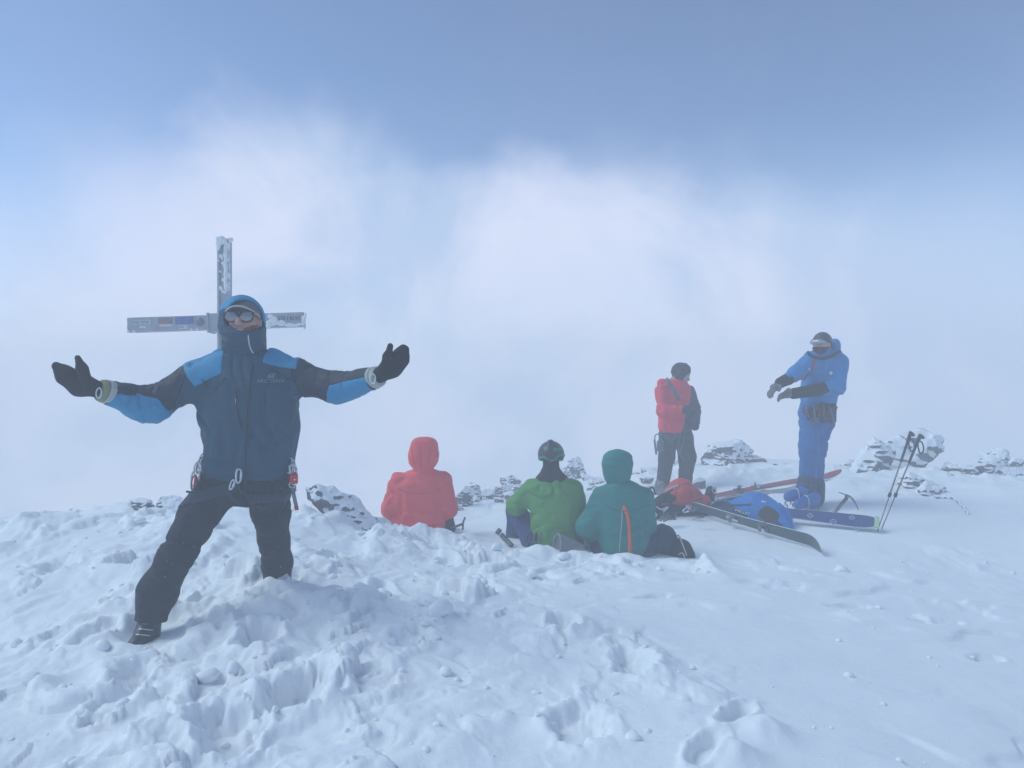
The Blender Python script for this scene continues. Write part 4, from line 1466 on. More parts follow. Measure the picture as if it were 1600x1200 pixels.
# chest print: a small bone-like emblem over the maker's name
jb = basis((1, 0, 0), (0, 0, 1))
text_mesh("chest_lettering", "ARC'TERYX", .026, W(422, 595.5, 4.0), jb, M_PRINT, man, man_base, project=on_jacket)
em = [([(-5, 3), (-4, -1), (0, -3), (4, -3), (7, -5)], .0026), ([(-4, 3), (-1, 1), (3, 1), (6, -1)], .0024), ([(-2, -2), (-1, 3)], .0022), ([(2, -3), (3, 3)], .0022), ([(-6, 4), (6, 3.5)], .0018)]
for pts, r in em:
    tube("chest_emblem", on_jacket(spline([W(421 + a * .85, 587 + b * .8, 4.0) for a, b in pts], 12)), r, M_PRINT, man, man_base, sides=5)

# gear on the harness
hipL, hipR = W(318, 720, 4.1), W(455, 722, 4.12)
for k, (px, py, ln, tilt) in enumerate(((318, 722, .085, .25), (314, 728, .085, .35), (310, 735, .08, .1), (322, 731, .09, -.25), (306, 748, .085, .15), (304, 756, .075, .1))):
    carabiner(W(px, py, 4.08 - .012 * k), (.3 * (-1) ** k, -1, 0), (tilt, 0, 1), ln, M_STEEL if k % 2 == 0 else M_DARKSTEEL,
              "steel carabiner, %s of six on his hip nearest the picture edge" % ("topmost", "second from top", "fourth from top", "third from top", "fifth from top", "lowest")[k], "carabiners on the left hip of the man by the cross")
for k, (px, py, ln, tilt) in enumerate(((452, 727, .085, -.2), (457, 728, .085, -.3), (459, 737, .075, -.1))):
    carabiner(W(px, py, 4.10 - .012 * k), (.3 * (-1) ** k, -1, 0), (tilt, 0, 1), ln, M_STEEL,
              "steel carabiner, %s of three above the red belay device" % ("leftmost", "middle one", "lowest")[k], "carabiners on the right hip of the man by the cross")
carabiner(W(373.5, 744, 3.93), (.9, -.6, 0), (.05, 0, 1), .07, M_STEEL, "silver carabiner hanging at the man's belt buckle below the jacket hem", "carabiners in front")
carabiner(W(363, 758, 3.95), (-.5, -1, 0), (.4, 0, 1), .05, M_STEEL, "small pale carabiner on the leg loop beside the belt buckle", "carabiners in front")
for (px, py, r, mt, nm) in ((305, 749, .010, M_RED, "quickdraw_sling"), (304, 765, .008, M_HARNESS, "sling_tail")):
    pass
e = thing("quickdraw_sling", W(305, 750, 4.0), "short red and grey sling between carabiners on the left hip", "sling")
tube("webbing", spline([W(306, 742, 4.0), W(305, 750, 3.99), W(304, 760, 4.0)], 8), .007, M_RED, e, W(305, 750, 4.0))
tube("tail", spline([W(304, 762, 4.0), W(306, 768, 3.99), W(299, 769, 4.0), W(291, 768, 4.0)], 10), .006, M_HARNESS, e, W(305, 750, 4.0))
e = thing("belay_device", W(459, 748, 4.06), "red plastic belay device hanging on the right hip of the man", "belay device")
bc = W(459.5, 748, 4.06)
sdf_mesh("body", lambda p: smax(rbox(p, bc, (.022, .016, .030), .012), -(np.hypot(p[:, 0] - bc[0] - .004, p[:, 2] - bc[2] + .004) - .007), .004), bc - .05, bc + .05, .004, M_RED, e, bc)
tube("bail", spline([bc + [-.016, -.012, -.016], bc + [-.020, -.012, -.040], bc + [.004, -.012, -.046], bc + [.012, -.012, -.02]], 12), .003, M_STEEL, e, bc)
e = thing("ice_screw", W(460, 785, 4.06), "grey ice screw tube with red tip hanging down the right thigh of the man", "ice screw")
sc0 = W(460, 785, 4.06)
tube("hanger", np.linspace(W(458, 758, 4.06), W(458.5, 768, 4.06), 4), .016, M_DARKSTEEL, e, sc0)
tube("tube", np.linspace(W(458, 768, 4.06), W(463, 792, 4.06), 6), .0105, M_DARKSTEEL, e, sc0)
tube("tip_cap", np.linspace(W(463, 792, 4.06), W(464, 797, 4.06), 3), .0115, M_RED, e, sc0)
# ------------------------------------------------------------------ the other climbers
M_RJ = cloth("jacket coral red", (0.93, 0.085, 0.085), 0.6, 0.12, bump=0.15)
M_GJ = cloth("jacket leaf green", (0.090, 0.28, 0.065), 0.65, 0.15, bump=0.15)
M_TJ = cloth("jacket teal", (0.004, 0.185, 0.165), 0.65, 0.15, bump=0.15)
M_R2 = cloth("jacket crimson", (0.72, 0.028, 0.055), 0.6, 0.12)
M_PLUM = cloth("jacket plum black", (0.045, 0.022, 0.045), 0.65, 0.2)
M_BJ = cloth("jacket royal blue", (0.012, 0.20, 0.50), 0.6, 0.15)
M_BT = cloth("trousers blue", (0.012, 0.125, 0.37), 0.7, 0.2, snow=0.15)
M_NAVY = cloth("trousers navy", (0.016, 0.028, 0.075), 0.7, 0.2, snow=0.3)
M_INDIGO = cloth("trousers indigo", (0.025, 0.045, 0.16), 0.7, 0.2, snow=0.3)
M_CHAR = cloth("trousers charcoal", (0.016, 0.018, 0.028), 0.75, 0.25, snow=0.25)
M_BLACK = cloth("black fabric", (0.012, 0.012, 0.016), 0.8, 0.2)
M_GREYC = cloth("grey fleece", (0.13, 0.13, 0.15), 0.9, 0.2, bump=0.4)
M_ORANGE = cloth("orange webbing", (0.72, 0.13, 0.035), 0.6, 0.1)
M_HELM = plain("helmet charcoal plastic", (0.030, 0.028, 0.040), 0.4)
M_HGREEN = plain("helmet green plastic", (0.010, 0.22, 0.11), 0.4)
M_HAIR = cloth("dark brown hair", (0.020, 0.014, 0.014), 0.8, 0.3, bump=0.6)
M_BBOOT = plain("boot blue plastic", (0.010, 0.11, 0.42), 0.4)
M_GAITER = cloth("gaiter dark mottled", (0.022, 0.050, 0.11), 0.8, 0.5, snow=0.6)
M_SNOWYBOOT = cloth("boot snow-dusted grey", (0.10, 0.10, 0.12), 0.8, 0.3, snow=0.9)
M_DARKRED = cloth("harness dark red", (0.20, 0.02, 0.03), 0.7, 0.2)
M_STRIPE = cloth("zip stripe red", (0.40, 0.03, 0.06), 0.7, 0.1)
M_GLOVE = cloth("glove dark grey", (0.03, 0.03, 0.04), 0.85, 0.2)
M_GLOVEL = cloth("glove pale palm", (0.16, 0.15, 0.16), 0.85, 0.2)
M_ROPE = cloth("pale cord", (0.45, 0.47, 0.46), 0.8, 0.15)


def sl(rows, Y, dy=0.0):
    """Torso slices from (height row, left, right, half depth[, dy])."""
    out = []
    for r in rows:
        a, b = W(r[1], r[0], Y), W(r[2], r[0], Y)
        out.append(((a[0] + b[0]) / 2, Y + (r[4] if len(r) > 4 else dy), a[2], (b[0] - a[0]) / 2, r[3]))
    return out


def garment(name, f, P, mat, parent, base, vox=.012, pad=.16):
    P = np.asarray(P, float)
    return sdf_mesh(name, f, P.min(0) - pad, P.max(0) + pad, vox, mat, parent, base)


def slice_pts(S):
    S = np.array(S)
    return np.vstack([S[:, :3] - np.stack([S[:, 3], S[:, 4], 0 * S[:, 3]], 1), S[:, :3] + np.stack([S[:, 3], S[:, 4], 0 * S[:, 3]], 1)])


def body_under(name, head_c, face, torso, limbs, parent, base, s=1.0):
    """Skin: one continuous figure inside the clothes."""
    def f(p):
        d = head_shape(p, head_c, s, face)
        top = max(torso, key=lambda t: t[2])
        d = smin(d, chain(p, [head_c + np.array([0, 0, -.05]), np.array([top[0], top[1], top[2] - .04])], (.055, .065)), .03)
        d = smin(d, slices(p, [(t[0], t[1], t[2], t[3] * .6, t[4] * .6) for t in torso], n=2.2), .05)
        for pts, r in limbs:
            d = smin(d, chain(p, pts, [q * .55 for q in r]), .03)
        return d
    P = np.vstack([slice_pts(torso), [head_c + .13, head_c - .13]] + [np.array(l[0]) for l in limbs])
    return sdf_mesh(name, f, P.min(0) - .06, P.max(0) + .06, .014, M_SKIN, parent, base)


# ---------------------------------------------------------------- seated, coral red hood
YR = 7.2
b0 = W(657, 840, YR)
b0[2] = gz0(b0[0], b0[1])
red = thing("person", b0, "person in coral red hooded jacket seated with back to camera beside a slab rock", "person", "climbers on the summit")
T_ = sl([(842, 618, 694, .17), (825, 616, 695, .18), (800, 613, 697, .18), (775, 612, 699, .17), (755, 614, 699, .155), (744, 624, 693, .13), (736, 636, 684, .11), (731, 645, 677, .085)], YR)
H_ = sl([(740, 645, 677, .10), (732, 646, 677, .10), (723, 639, 684, .13), (710, 637.5, 686, .145, .01), (697, 641, 684, .135, .01), (688, 643, 682, .12), (683, 646, 680, .10)], YR)
A1, A2 = [W(623, 752, 7.2), W(611, 795, 7.18), W(632, 806, 7.5)], [W(692, 752, 7.2), W(701, 795, 7.2), W(690, 812, 7.5)]
L1, L2 = [W(634, 834, 7.22), W(617, 818, 7.65), W(606, 838, 7.95)], [W(678, 834, 7.22), W(692, 815, 7.65), W(700, 832, 7.95)]
FR = [([W(618, 760, 7.05), W(617, 785, 7.05)], .03, -.012), ([W(640, 770, 7.02), W(648, 800, 7.0)], .018, .008), ([W(668, 765, 7.02), W(672, 790, 7.0)], .018, .008), ([W(606, 790, 7.1), W(622, 782, 7.04)], .012, .012), ([W(704, 792, 7.1), W(690, 786, 7.04)], .012, .012), ([W(626, 758, 7.05), W(628, 790, 7.05), W(624, 812, 7.06)], .022, .022), ([W(690, 758, 7.05), W(687, 795, 7.05), W(690, 822, 7.06)], .024, .022), ([W(640, 745, 7.08), W(655, 752, 7.04), W(674, 745, 7.08)], .02, .008),
      ([W(618, 815, 7.05), W(655, 818, 7.0), W(692, 812, 7.05)], .02, .010), ([W(630, 790, 7.03), W(655, 796, 7.01)], .02, .007), ([W(664, 802, 7.01), W(690, 796, 7.04)], .02, .008)]
fr = lambda p: smin(smin(slices(p, T_, n=2.3, kcap=.05), chain(p, A1, (.095, .085, .065), .05), .04), chain(p, A2, (.095, .085, .065), .05), .04) + creases(p, FR) + drape(p, .020, (5, 5, 7), 41)
garment("jacket", fr, np.vstack([slice_pts(T_), A1, A2]), M_RJ, red, b0)
hr_ = lambda p: np.maximum(slices(p, H_, n=2.5, kcap=.06) + creases(p, [([W(661, 690, 7.03), W(661, 712, 7.02), W(660, 730, 7.05)], .012, .007), ([W(645, 727, 7.08), W(662, 733, 7.06), W(680, 726, 7.08)], .014, .010)]) + drape(p, .006, (8, 8, 8), 43), -ell(p, W(661, 706, 7.36), (.10, .12, .12)))
garment("hood", hr_, slice_pts(H_), M_RJ, red, b0, .010, .05)
body_under("body", W(661, 706, 7.21), (0, 1, -.1), T_, [(A1, (.08, .07, .05)), (A2, (.08, .07, .05)), (L1, (.1, .085, .07)), (L2, (.1, .085, .07))], red, b0, .95)
garment("trousers", lambda p: smin(smin(chain(p, L1, (.12, .095, .08), .04), chain(p, L2, (.12, .095, .08), .04), .05), ell(p, W(655, 832, 7.2), (.24, .17, .10)), .06) + drape(p, .008, (8, 8, 8), 44), np.vstack([L1, L2, [W(655, 832, 7.2)]]), M_CHAR, red, b0, .013, .26)
for c in ([W(700, 812, 7.32), W(703, 826, 7.28)], [W(601, 829, 7.3), W(613, 834, 7.3)]):
    garment("boot", lambda p: chain(p, c, (.060, .055), .03) + wrinkle(p, .004, (12, 12, 12), 3), c, M_BLACK, red, b0, .010, .09)
tube("trekking_strap", spline([W(596, 822, 7.4), W(604, 818, 7.35), W(614, 816, 7.3)], 8), .006, M_BLACK, red, b0)

# ---------------------------------------------------------------- seated, green jacket and helmet
YG = 6.6
b0 = W(862, 855, YG)
b0[2] = gz0(b0[0], b0[1])
grn = thing("person", b0, "person in leaf green jacket and dark helmet seated between coral red and teal climbers", "person", "climbers on the summit")
T_ = sl([(856, 832, 902, .17), (840, 829, 905, .185), (810, 829, 908, .185), (785, 826, 909, .17), (768, 826, 906, .155), (755, 828, 900, .13), (747, 838, 890, .11), (741, 845, 880, .09)], YG)
A1, A2 = [W(833, 765, 6.6), W(806, 790, 6.66), W(812, 800, 7.0)], [W(896, 765, 6.6), W(903, 806, 6.62), W(892, 818, 6.95)]
L1, L2 = [W(838, 848, 6.62), W(806, 797, 6.92), W(804, 852, 7.05)], [W(890, 848, 6.62), W(888, 808, 7.0), W(892, 850, 7.15)]
FG = [([W(834, 775, 6.45), W(850, 790, 6.42), W(862, 806, 6.42)], .018, .020), ([W(828, 800, 6.5), W(830, 825, 6.46)], .020, .020), ([W(900, 780, 6.45), W(896, 812, 6.44)], .024, .018), ([W(833, 815, 6.44), W(868, 822, 6.4), W(902, 815, 6.44)], .014, .010),
      ([W(832, 828, 6.44), W(865, 836, 6.4), W(900, 832, 6.44)], .013, .011), ([W(836, 842, 6.44), W(870, 848, 6.41), W(895, 845, 6.44)], .013, .010), ([W(840, 756, 6.47), W(862, 764, 6.44), W(890, 756, 6.47)], .018, .009), ([W(850, 780, 6.42), W(880, 776, 6.42)], .016, .007)]
garment("jacket", lambda p: smin(smin(slices(p, T_, n=2.3, kcap=.05), chain(p, A1, (.098, .082, .062), .05), .04), chain(p, A2, (.098, .082, .062), .05), .04) + creases(p, FG) + drape(p, .020, (4.5, 5, 8), 51), np.vstack([slice_pts(T_), A1, A2]), M_GJ, grn, b0)
garment("trousers", lambda p: smin(smin(chain(p, L1, (.125, .085, .085), .04), chain(p, L2, (.12, .09, .08), .04), .05), ell(p, W(865, 850, 6.62), (.24, .17, .10)), .06) + drape(p, .010, (8, 8, 8), 54), np.vstack([L1, L2, [W(865, 850, 6.6)]]), M_INDIGO, grn, b0, .012, .26)
HG = W(861, 712, 6.6)
body_under("body", HG + [0, 0, -.02], (0, 1, -.05), T_, [(A1, (.08, .07, .05)), (A2, (.08, .07, .05)), (L1, (.1, .085, .07)), (L2, (.1, .085, .07))], grn, b0, .96)
NG = sl([(752, 836, 888, .115), (745, 838, 886, .11), (738, 844, 879, .105), (729, 848, 874, .098), (712, 848, 874, .092)], YG)
garment("neck_gaiter", lambda p: slices(p, NG, n=2.2, kcap=.02) + drape(p, .010, (6, 6, 16), 57), slice_pts(NG), M_BLACK, grn, b0, .009, .04)


def helmet(p):
    d = ell(p, HG + [0, .0, .012], (.116, .138, .118))
    d = np.maximum(d, planes(p, (HG + np.array([0, 0, -.045]), (0, -.18, -1))))
    d = smax(d, -ell(p, HG + [0, -.15, -.055], (.05, .06, .03)), .02)
    for k in (-.06, 0, .06):
        d = smax(d, -chain(p, [HG + [k, -.05, .15], HG + [k * 1.3, -.15, .06]], (.010, .010)), .012)
    return smin(d, rbox(p, HG + [-.005, -.02, .128], (.022, .05, .012), .008), .012)


helm = garment("helmet", helmet, [HG], M_HELM, grn, b0, .008, .18)
garment("helmet_band", lambda p: np.maximum(helmet(p) - .006, np.maximum(np.abs(p[:, 2] - HG[2] + .022 - .32 * np.maximum(0, p[:, 0] - HG[0] - .01) + .02 * np.cos((p[:, 0] - HG[0]) * 45)) - .013, p[:, 1] - HG[1] - .05)), [HG], M_HGREEN, helm, b0, .007, .18)
garment("helmet_badge", lambda p: np.maximum(np.maximum(helmet(p) - .006, np.abs(p[:, 0] - HG[0] - .045) - .034 - .3 * (p[:, 2] - HG[2] - .06)), np.maximum(np.abs(p[:, 2] - HG[2] - .062) - .014, p[:, 1] - HG[1])), [HG], M_HGREEN, helm, b0, .007, .18)
for k in range(4):
    q = [W(822 + 7 * k, 846 + 3 * (k % 2), 6.48 - .02 * k), W(826 + 6 * k, 836 - 2 * k, 6.45), W(831 + 4 * k, 833 + 6 * k, 6.44), W(826 + 6 * k, 852, 6.44)]
    tube("harness_sling", spline(q, 14), .0065, M_DARKSTEEL if k % 2 else M_BLACK, grn, b0, sides=6)

# ---------------------------------------------------------------- seated, teal hood
YT = 6.4
b0 = W(972, 866, YT)
b0[2] = gz0(b0[0], b0[1])
teal = thing("person", b0, "person in teal hooded jacket with orange strap seated right of the green climber", "person", "climbers on the summit")
T_ = sl([(868, 938, 1010, .17), (850, 935, 1013, .185), (825, 935, 1015, .185), (800, 934, 1015, .175), (780, 933, 1013, .16), (765, 938, 1006, .135), (756, 948, 998, .11), (748, 950, 985, .09)], YT)
H_ = sl([(758, 946, 985, .10), (750, 945, 984, .10), (740, 942, 987, .12), (724, 940, 989, .14), (712, 943, 987, .135), (706, 948, 983, .12), (702, 954, 976, .09)], YT)
A1, A2 = [W(941, 778, 6.4), W(917, 824, 6.4), W(934, 848, 6.62)], [W(1006, 778, 6.4), W(1009, 822, 6.45), W(990, 835, 6.8)]
L1, L2 = [W(946, 858, 6.42), W(942, 818, 6.85), W(940, 855, 7.05)], [W(1000, 852, 6.42), W(1036, 838, 6.5), W(1052, 864, 6.42)]
FT = [([W(938, 790, 6.25), W(938, 822, 6.24), W(936, 850, 6.26)], .022, .024), ([W(1008, 800, 6.26), W(1006, 840, 6.25)], .02, .014), ([W(948, 762, 6.3), W(966, 768, 6.27), W(988, 762, 6.3)], .016, .010), ([W(944, 806, 6.24), W(966, 800, 6.22)], .018, .008),
      ([W(945, 840, 6.23), W(975, 848, 6.21), W(1004, 842, 6.23)], .016, .009), ([W(908, 812, 6.34), W(926, 806, 6.30)], .014, .011), ([W(906, 828, 6.34), W(928, 826, 6.3)], .014, .011), ([W(915, 795, 6.34), W(934, 792, 6.30)], .014, .009)]
teal_f = lambda p: smin(smin(slices(p, T_, n=2.3, kcap=.05), chain(p, A1, (.095, .085, .07), .05), .04), chain(p, A2, (.09, .08, .062), .05), .04) + creases(p, FT) + drape(p, .020, (5, 5, 7), 61)
garment("jacket", teal_f, np.vstack([slice_pts(T_), A1, A2]), M_TJ, teal, b0)
garment("hood", lambda p: np.maximum(slices(p, H_, n=2.3, kcap=.06) + creases(p, [([W(946, 750, 6.32), W(964, 751, 6.27), W(984, 745, 6.3)], .010, .011), ([W(986, 738, 6.33), W(976, 744, 6.27)], .010, .008)]) + drape(p, .005, (8, 8, 8), 63), -ell(p, W(964, 725, 6.56), (.10, .12, .12))), slice_pts(H_), M_TJ, teal, b0, .009, .05)
body_under("body", W(964, 726, 6.41), (0, 1, -.1), T_, [(A1, (.08, .07, .05)), (A2, (.08, .07, .05)), (L1, (.1, .085, .07)), (L2, (.1, .085, .07))], teal, b0, .95)
garment("trousers", lambda p: smin(smin(chain(p, L1, (.12, .09, .08), .04), chain(p, L2, (.13, .10, .085), .04), .05), ell(p, W(985, 860, 6.42), (.22, .17, .10)), .06) + drape(p, .010, (8, 8, 8), 64), np.vstack([L1, L2, [W(985, 860, 6.4)]]), M_NAVY, teal, b0, .012, .26)
bt = [W(1054, 868, 6.36), W(1066, 858, 6.33), W(1077, 868, 6.30)]
garment("boot", lambda p: smin(chain(p, bt, (.055, .072, .05), .04), chain(p, [W(1064, 860, 6.33), W(1062, 846, 6.36)], (.05, .02)), .03), bt, M_BLACK, teal, b0, .010, .12)
tube("boot_strap", spline([W(1060, 841, 6.34), W(1057.5, 838, 6.34), W(1060, 836.5, 6.34), W(1063, 841, 6.33)], 12, True), .005, M_DARKSTEEL, teal, b0, closed=True, sides=6)
tube("boot_strap", spline([W(1063, 841, 6.30), W(1067, 852, 6.25), W(1073, 868, 6.24)], 10), .006, M_ROPE, teal, b0, sides=6)
tube("boot_strap", spline([W(1060, 867, 6.28), W(1066, 864, 6.24), W(1071, 873, 6.24)], 10), .006, M_ROPE, teal, b0, sides=6)


def on_back(P, f, y0, y1):
    return lay(P, f, y0, y1)


tube("orange_strap", on_back(spline([W(975, 791, 6.2), W(980, 804, 6.2), W(983, 822, 6.2), W(984, 845, 6.2), W(984, 862, 6.2)], 24), teal_f, 6.0, 6.5), .015, M_ORANGE, teal, b0)
tube("cord", on_back(spline([W(973, 796, 6.2), W(972, 815, 6.2), W(969, 850, 6.2), W(968, 862, 6.2)], 20), teal_f, 6.0, 6.5), .004, M_ROPE, teal, b0, sides=6)

# ---------------------------------------------------------------- standing, crimson jacket, looking down to the right
YC = 10.0
b0 = W(1052, 772, YC)
b0[2] = gz0(b0[0], b0[1])
crim = thing("person", b0, "person in crimson and black jacket standing with head bowed behind the red pack", "person", "climbers on the summit")
T_ = sl([(676, 1029, 1078, .16), (660, 1030, 1080, .165), (640, 1028, 1082, .17), (622, 1025, 1082, .165), (608, 1027, 1078, .145), (598, 1034, 1074, .12), (590, 1042, 1072, .10)], YC)
A1 = [W(1034, 610, 9.95), W(1037, 642, 9.82), W(1064, 641, 9.72)]
A2 = [W(1076, 612, 10.05), W(1085, 640, 10.0), W(1086, 660, 9.88)]
jf = lambda p: smin(smin(slices(p, T_, n=2.2, kcap=.05), chain(p, A1, (.098, .085, .065), .05), .035), chain(p, A2, (.085, .075, .06), .05), .04) + creases(p, [([W(1040, 628, 9.82), W(1060, 626, 9.8)], .03, .02), ([W(1030, 654, 9.84), W(1050, 656, 9.80), W(1070, 652, 9.82)], .022, .022), ([W(1046, 605, 9.86), W(1049, 622, 9.82), W(1056, 630, 9.80)], .02, .018)]) + drape(p, .02, (5, 5, 6), 71)
split = lambda p: planes(p, (W(1075, 635, 9.9), (1, .12, -.30)))
garment("jacket", lambda p: np.maximum(jf(p), split(p)), np.vstack([slice_pts(T_), A1, A2]), M_R2, crim, b0, .013)
garment("jacket_front", lambda p: np.maximum(jf(p), -split(p) + .001), np.vstack([slice_pts(T_), A1, A2]), M_PLUM, crim, b0, .013)
HC = W(1066, 586, 9.98)
body_under("body", HC, (.75, -.55, -.35), T_, [(A1, (.08, .07, .05)), (A2, (.08, .07, .05)), ([W(1045, 690, 10), W(1038, 765, 10)], (.1, .08)), ([W(1070, 690, 10), W(1070, 765, 10)], (.1, .08))], crim, b0, 1.0)
garment("hair", lambda p: np.maximum(head_shape(p, HC + np.array([-.008, .005, .008]), 1.26, (.75, -.55, -.35)) - .012 + vnoise3(p * 30, 3) * .012, planes(p, (HC + np.array([.05, -.06, -.005]), (.75, -.45, -.75)))), [HC], M_HAIR, crim, b0, .010, .2)
CL = [W(1043, 588, 9.9), W(1047, 600, 9.84), W(1054, 612, 9.82), W(1061, 624, 9.82)]
garment("fleece_collar", lambda p: np.maximum(jf(p) - .022, np.minimum.reduce([np.hypot(*((p[:, [0, 2]] - (CL[i] + (CL[i + 1] - CL[i]) * t)[[0, 2]]).T)) for i in range(3) for t in (0, .25, .5, .75)]) - .026) + wrinkle(p, .006, (18, 18, 18), 6), CL, M_GREYC, crim, b0, .011, .12)
garment("hood_folded", lambda p: ell(p, W(1035, 600, 10.05), (.07, .09, .075)) + drape(p, .01, (8, 8, 8), 73), [W(1035, 600, 10.05)], M_R2, crim, b0, .012, .14)
L1, L2 = [W(1043, 682, 10), W(1041, 715, 10), W(1036, 754, 9.95)], [W(1069, 682, 10), W(1074, 715, 10), W(1070, 758, 10.0)]
garment("trousers", lambda p: smin(smin(chain(p, L1, (.125, .105, .085), .04), chain(p, L2, (.125, .11, .09), .04), .03), slices(p, sl([(692, 1034, 1080, .13), (668, 1031, 1078, .14)], YC), n=2.3), .05) + drape(p, .012, (7, 7, 6), 74), np.vstack([L1, L2]), M_CHAR, crim, b0, .013, .2)
for c in ([W(1034, 755, 9.95), W(1032, 770, 9.88)], [W(1068, 757, 9.98), W(1066, 771, 9.90)]):
    garment("boot", lambda p: smin(chain(p, [c[0], c[1] + np.array([0, .02, 0]), c[1] + np.array([.06, -.12, -.01])], (.085, .075, .055), .04), rbox(p, c[1] + np.array([.02, -.05, -.05]), (.08, .14, .02), .01), .02), c, M_SNOWYBOOT, crim, b0, .012, .26)
garment("glove", lambda p: chain(p, [A2[2], A2[2] + np.array([-.01, -.03, -.05]), A2[2] + np.array([-.05, -.05, -.06])], (.05, .05, .03), .03), [A2[2]], M_GLOVE, crim, b0, .011, .14)
garment("glove", lambda p: chain(p, [A1[2], A1[2] + np.array([.06, -.02, .01]), A1[2] + np.array([.09, -.02, -.03])], (.045, .048, .03), .03), [A1[2]], M_GLOVE, crim, b0, .011, .16)
garment("harness_belt", lambda p: np.maximum(slices(p, sl([(682, 1031, 1079, .145), (676, 1030, 1079, .15)], YC), n=2.3), 0 * p[:, 0] - 1), slice_pts(sl([(682, 1031, 1079, .145), (676, 1030, 1079, .15)], YC)), M_HARNESS, crim, b0, .011, .05)
for k, (a, c, d_) in enumerate((((1036, 678), (1048, 690), (1056, 678)), ((1038, 680), (1050, 686), (1060, 678)), ((1064, 676), (1060, 700), (1066, 716)), ((1070, 678), (1066, 695), (1062, 712)))):
    tube("harness_sling", spline([W(*a, 9.82), W(*c, 9.80), W(*d_, 9.84)], 10), .006, M_GREYC, crim, b0, sides=6)
e = thing("water_bottle", W(1032, 708, 9.86), "pale grey bottle hanging from the harness of the standing crimson climber", "bottle")
wc = W(1032, 697, 9.84)
sdf_mesh("bottle_body", lambda p: smin(rbox(p, wc, (.046, .046, .075), .028), chain(p, [wc + [0, 0, .06], wc + [0, 0, .105]], (.026, .022)), .02), wc - .14, wc + .15, .009, M_GREYC, e, W(1032, 708, 9.86))
tube("clip_cord", spline([wc + [0, 0, .10], W(1031, 683, 9.83), W(1034, 676, 9.84)], 8), .007, M_DARKSTEEL, e, W(1032, 708, 9.86))
e = thing("ice_tool", W(1025, 700, 9.82), "thin dark ice screw hanging beside the pale bottle", "ice screw")
tube("shaft", np.linspace(W(1022.5, 687, 9.82), W(1025.5, 710, 9.82), 5), .014, M_DARKSTEEL, e, W(1025, 700, 9.82))
tube("eye", spline([W(1023, 687, 9.82), W(1024, 680, 9.82), W(1030, 678, 9.82)], 8), .008, M_DARKSTEEL, e, W(1025, 700, 9.82))

# ---------------------------------------------------------------- standing, blue suit, pulling on gloves
YB = 8.0
b0 = W(1262, 790, YB)
b0[2] = gz0(b0[0], b0[1])
blu = thing("person", b0, "person in blue suit with goggles standing and pulling on gloves behind the skis", "person", "climbers on the summit")
T_ = sl([(632, 1252, 1306, .14), (615, 1251, 1307, .155), (596, 1252, 1311, .16), (575, 1255, 1318, .155), (562, 1259, 1320, .14), (553, 1264, 1314, .12), (546, 1270, 1306, .10)], YB)
A1 = [W(1266, 562, 7.92), W(1243, 584, 7.78), W(1220, 598, 7.70)]
A2 = [W(1313, 566, 7.98), W(1307, 604, 7.86), W(1240, 615, 7.66)]
bf_ = lambda p: smin(smin(slices(p, T_, n=2.2, kcap=.05), chain(p, A1, (.088, .075, .058), .05), .04), chain(p, A2[:2] + [A2[1] + (A2[2] - A2[1]) * .35], (.09, .088, .08), .05), .04) + creases(p, [([W(1300, 572, 7.82), W(1293, 600, 7.8)], .02, .02), ([W(1258, 590, 7.84), W(1285, 610, 7.82)], .02, .012), ([W(1292, 600, 7.8), W(1304, 612, 7.8)], .015, .012)]) + drape(p, .018, (6, 6, 6), 81)
garment("jacket", bf_, np.vstack([slice_pts(T_), A1, A2]), M_BJ, blu, b0, .011)
fore2 = [A2[1] + (A2[2] - A2[1]) * .3, A2[2]]
garment("cuff", lambda p: chain(p, fore2, (.072, .055), .03) + drape(p, .006, (10, 10, 10), 82), fore2, M_BLACK, blu, b0, .011, .12)
garment("cuff", lambda p: chain(p, [W(1232, 592, 7.74), W(1219, 598, 7.69)], (.064, .054), .03), [W(1232, 592, 7.74), W(1219, 598, 7.69)], M_BLACK, blu, b0, .011, .1)
HB = W(1284, 538, 7.95)
FB = np.array([-.80, -.58, .10])
body_under("body", HB, FB, T_, [(A1, (.08, .07, .05)), (A2, (.08, .07, .05)), ([W(1265, 650, 8), W(1262, 765, 7.95)], (.1, .08)), ([W(1285, 650, 8), W(1275, 765, 8.05)], (.1, .08))], blu, b0, 1.0)
garment("beanie", lambda p: np.maximum(head_shape(p, HB, 1.06, FB) - .012, planes(p, (HB + np.array([-.07, -.05, .045]), (-.30, -.2, -1)))), [HB], M_HELM, blu, b0, .009, .18)
garment("face_buff", lambda p: np.maximum(head_shape(p, HB, 1.04, FB) - .006, planes(p, (HB + np.array([-.08, -.06, -.030]), (0, 0, 1)))), [HB], M_BLACK, blu, b0, .009, .18)
gx = np.cross([0, 0, 1.], FB / np.linalg.norm(FB))
gx /= np.linalg.norm(gx)
fb = FB / np.linalg.norm(FB)
gpts = [HB + gx * a + fb * math.sqrt(max(0, .105 ** 2 - a * a)) + np.array([0, 0, .012]) for a in np.linspace(-.085, .085, 11)]
tube("goggles", gpts, [.012, .020, .026, .029, .027, .024, .027, .029, .026, .020, .012], plain("goggle lens pale", (0.35, 0.36, 0.38), 0.2, 0.2), blu, b0, sides=10)
garment("hood_folded", lambda p: smin(ell(p, W(1304, 541, 8.06), (.055, .09, .085)), ell(p, W(1296, 552, 8.0), (.13, .11, .04)), .04) + drape(p, .008, (9, 9, 9), 83), [W(1304, 541, 8.06), W(1290, 552, 8.0)], M_BJ, blu, b0, .011, .16)
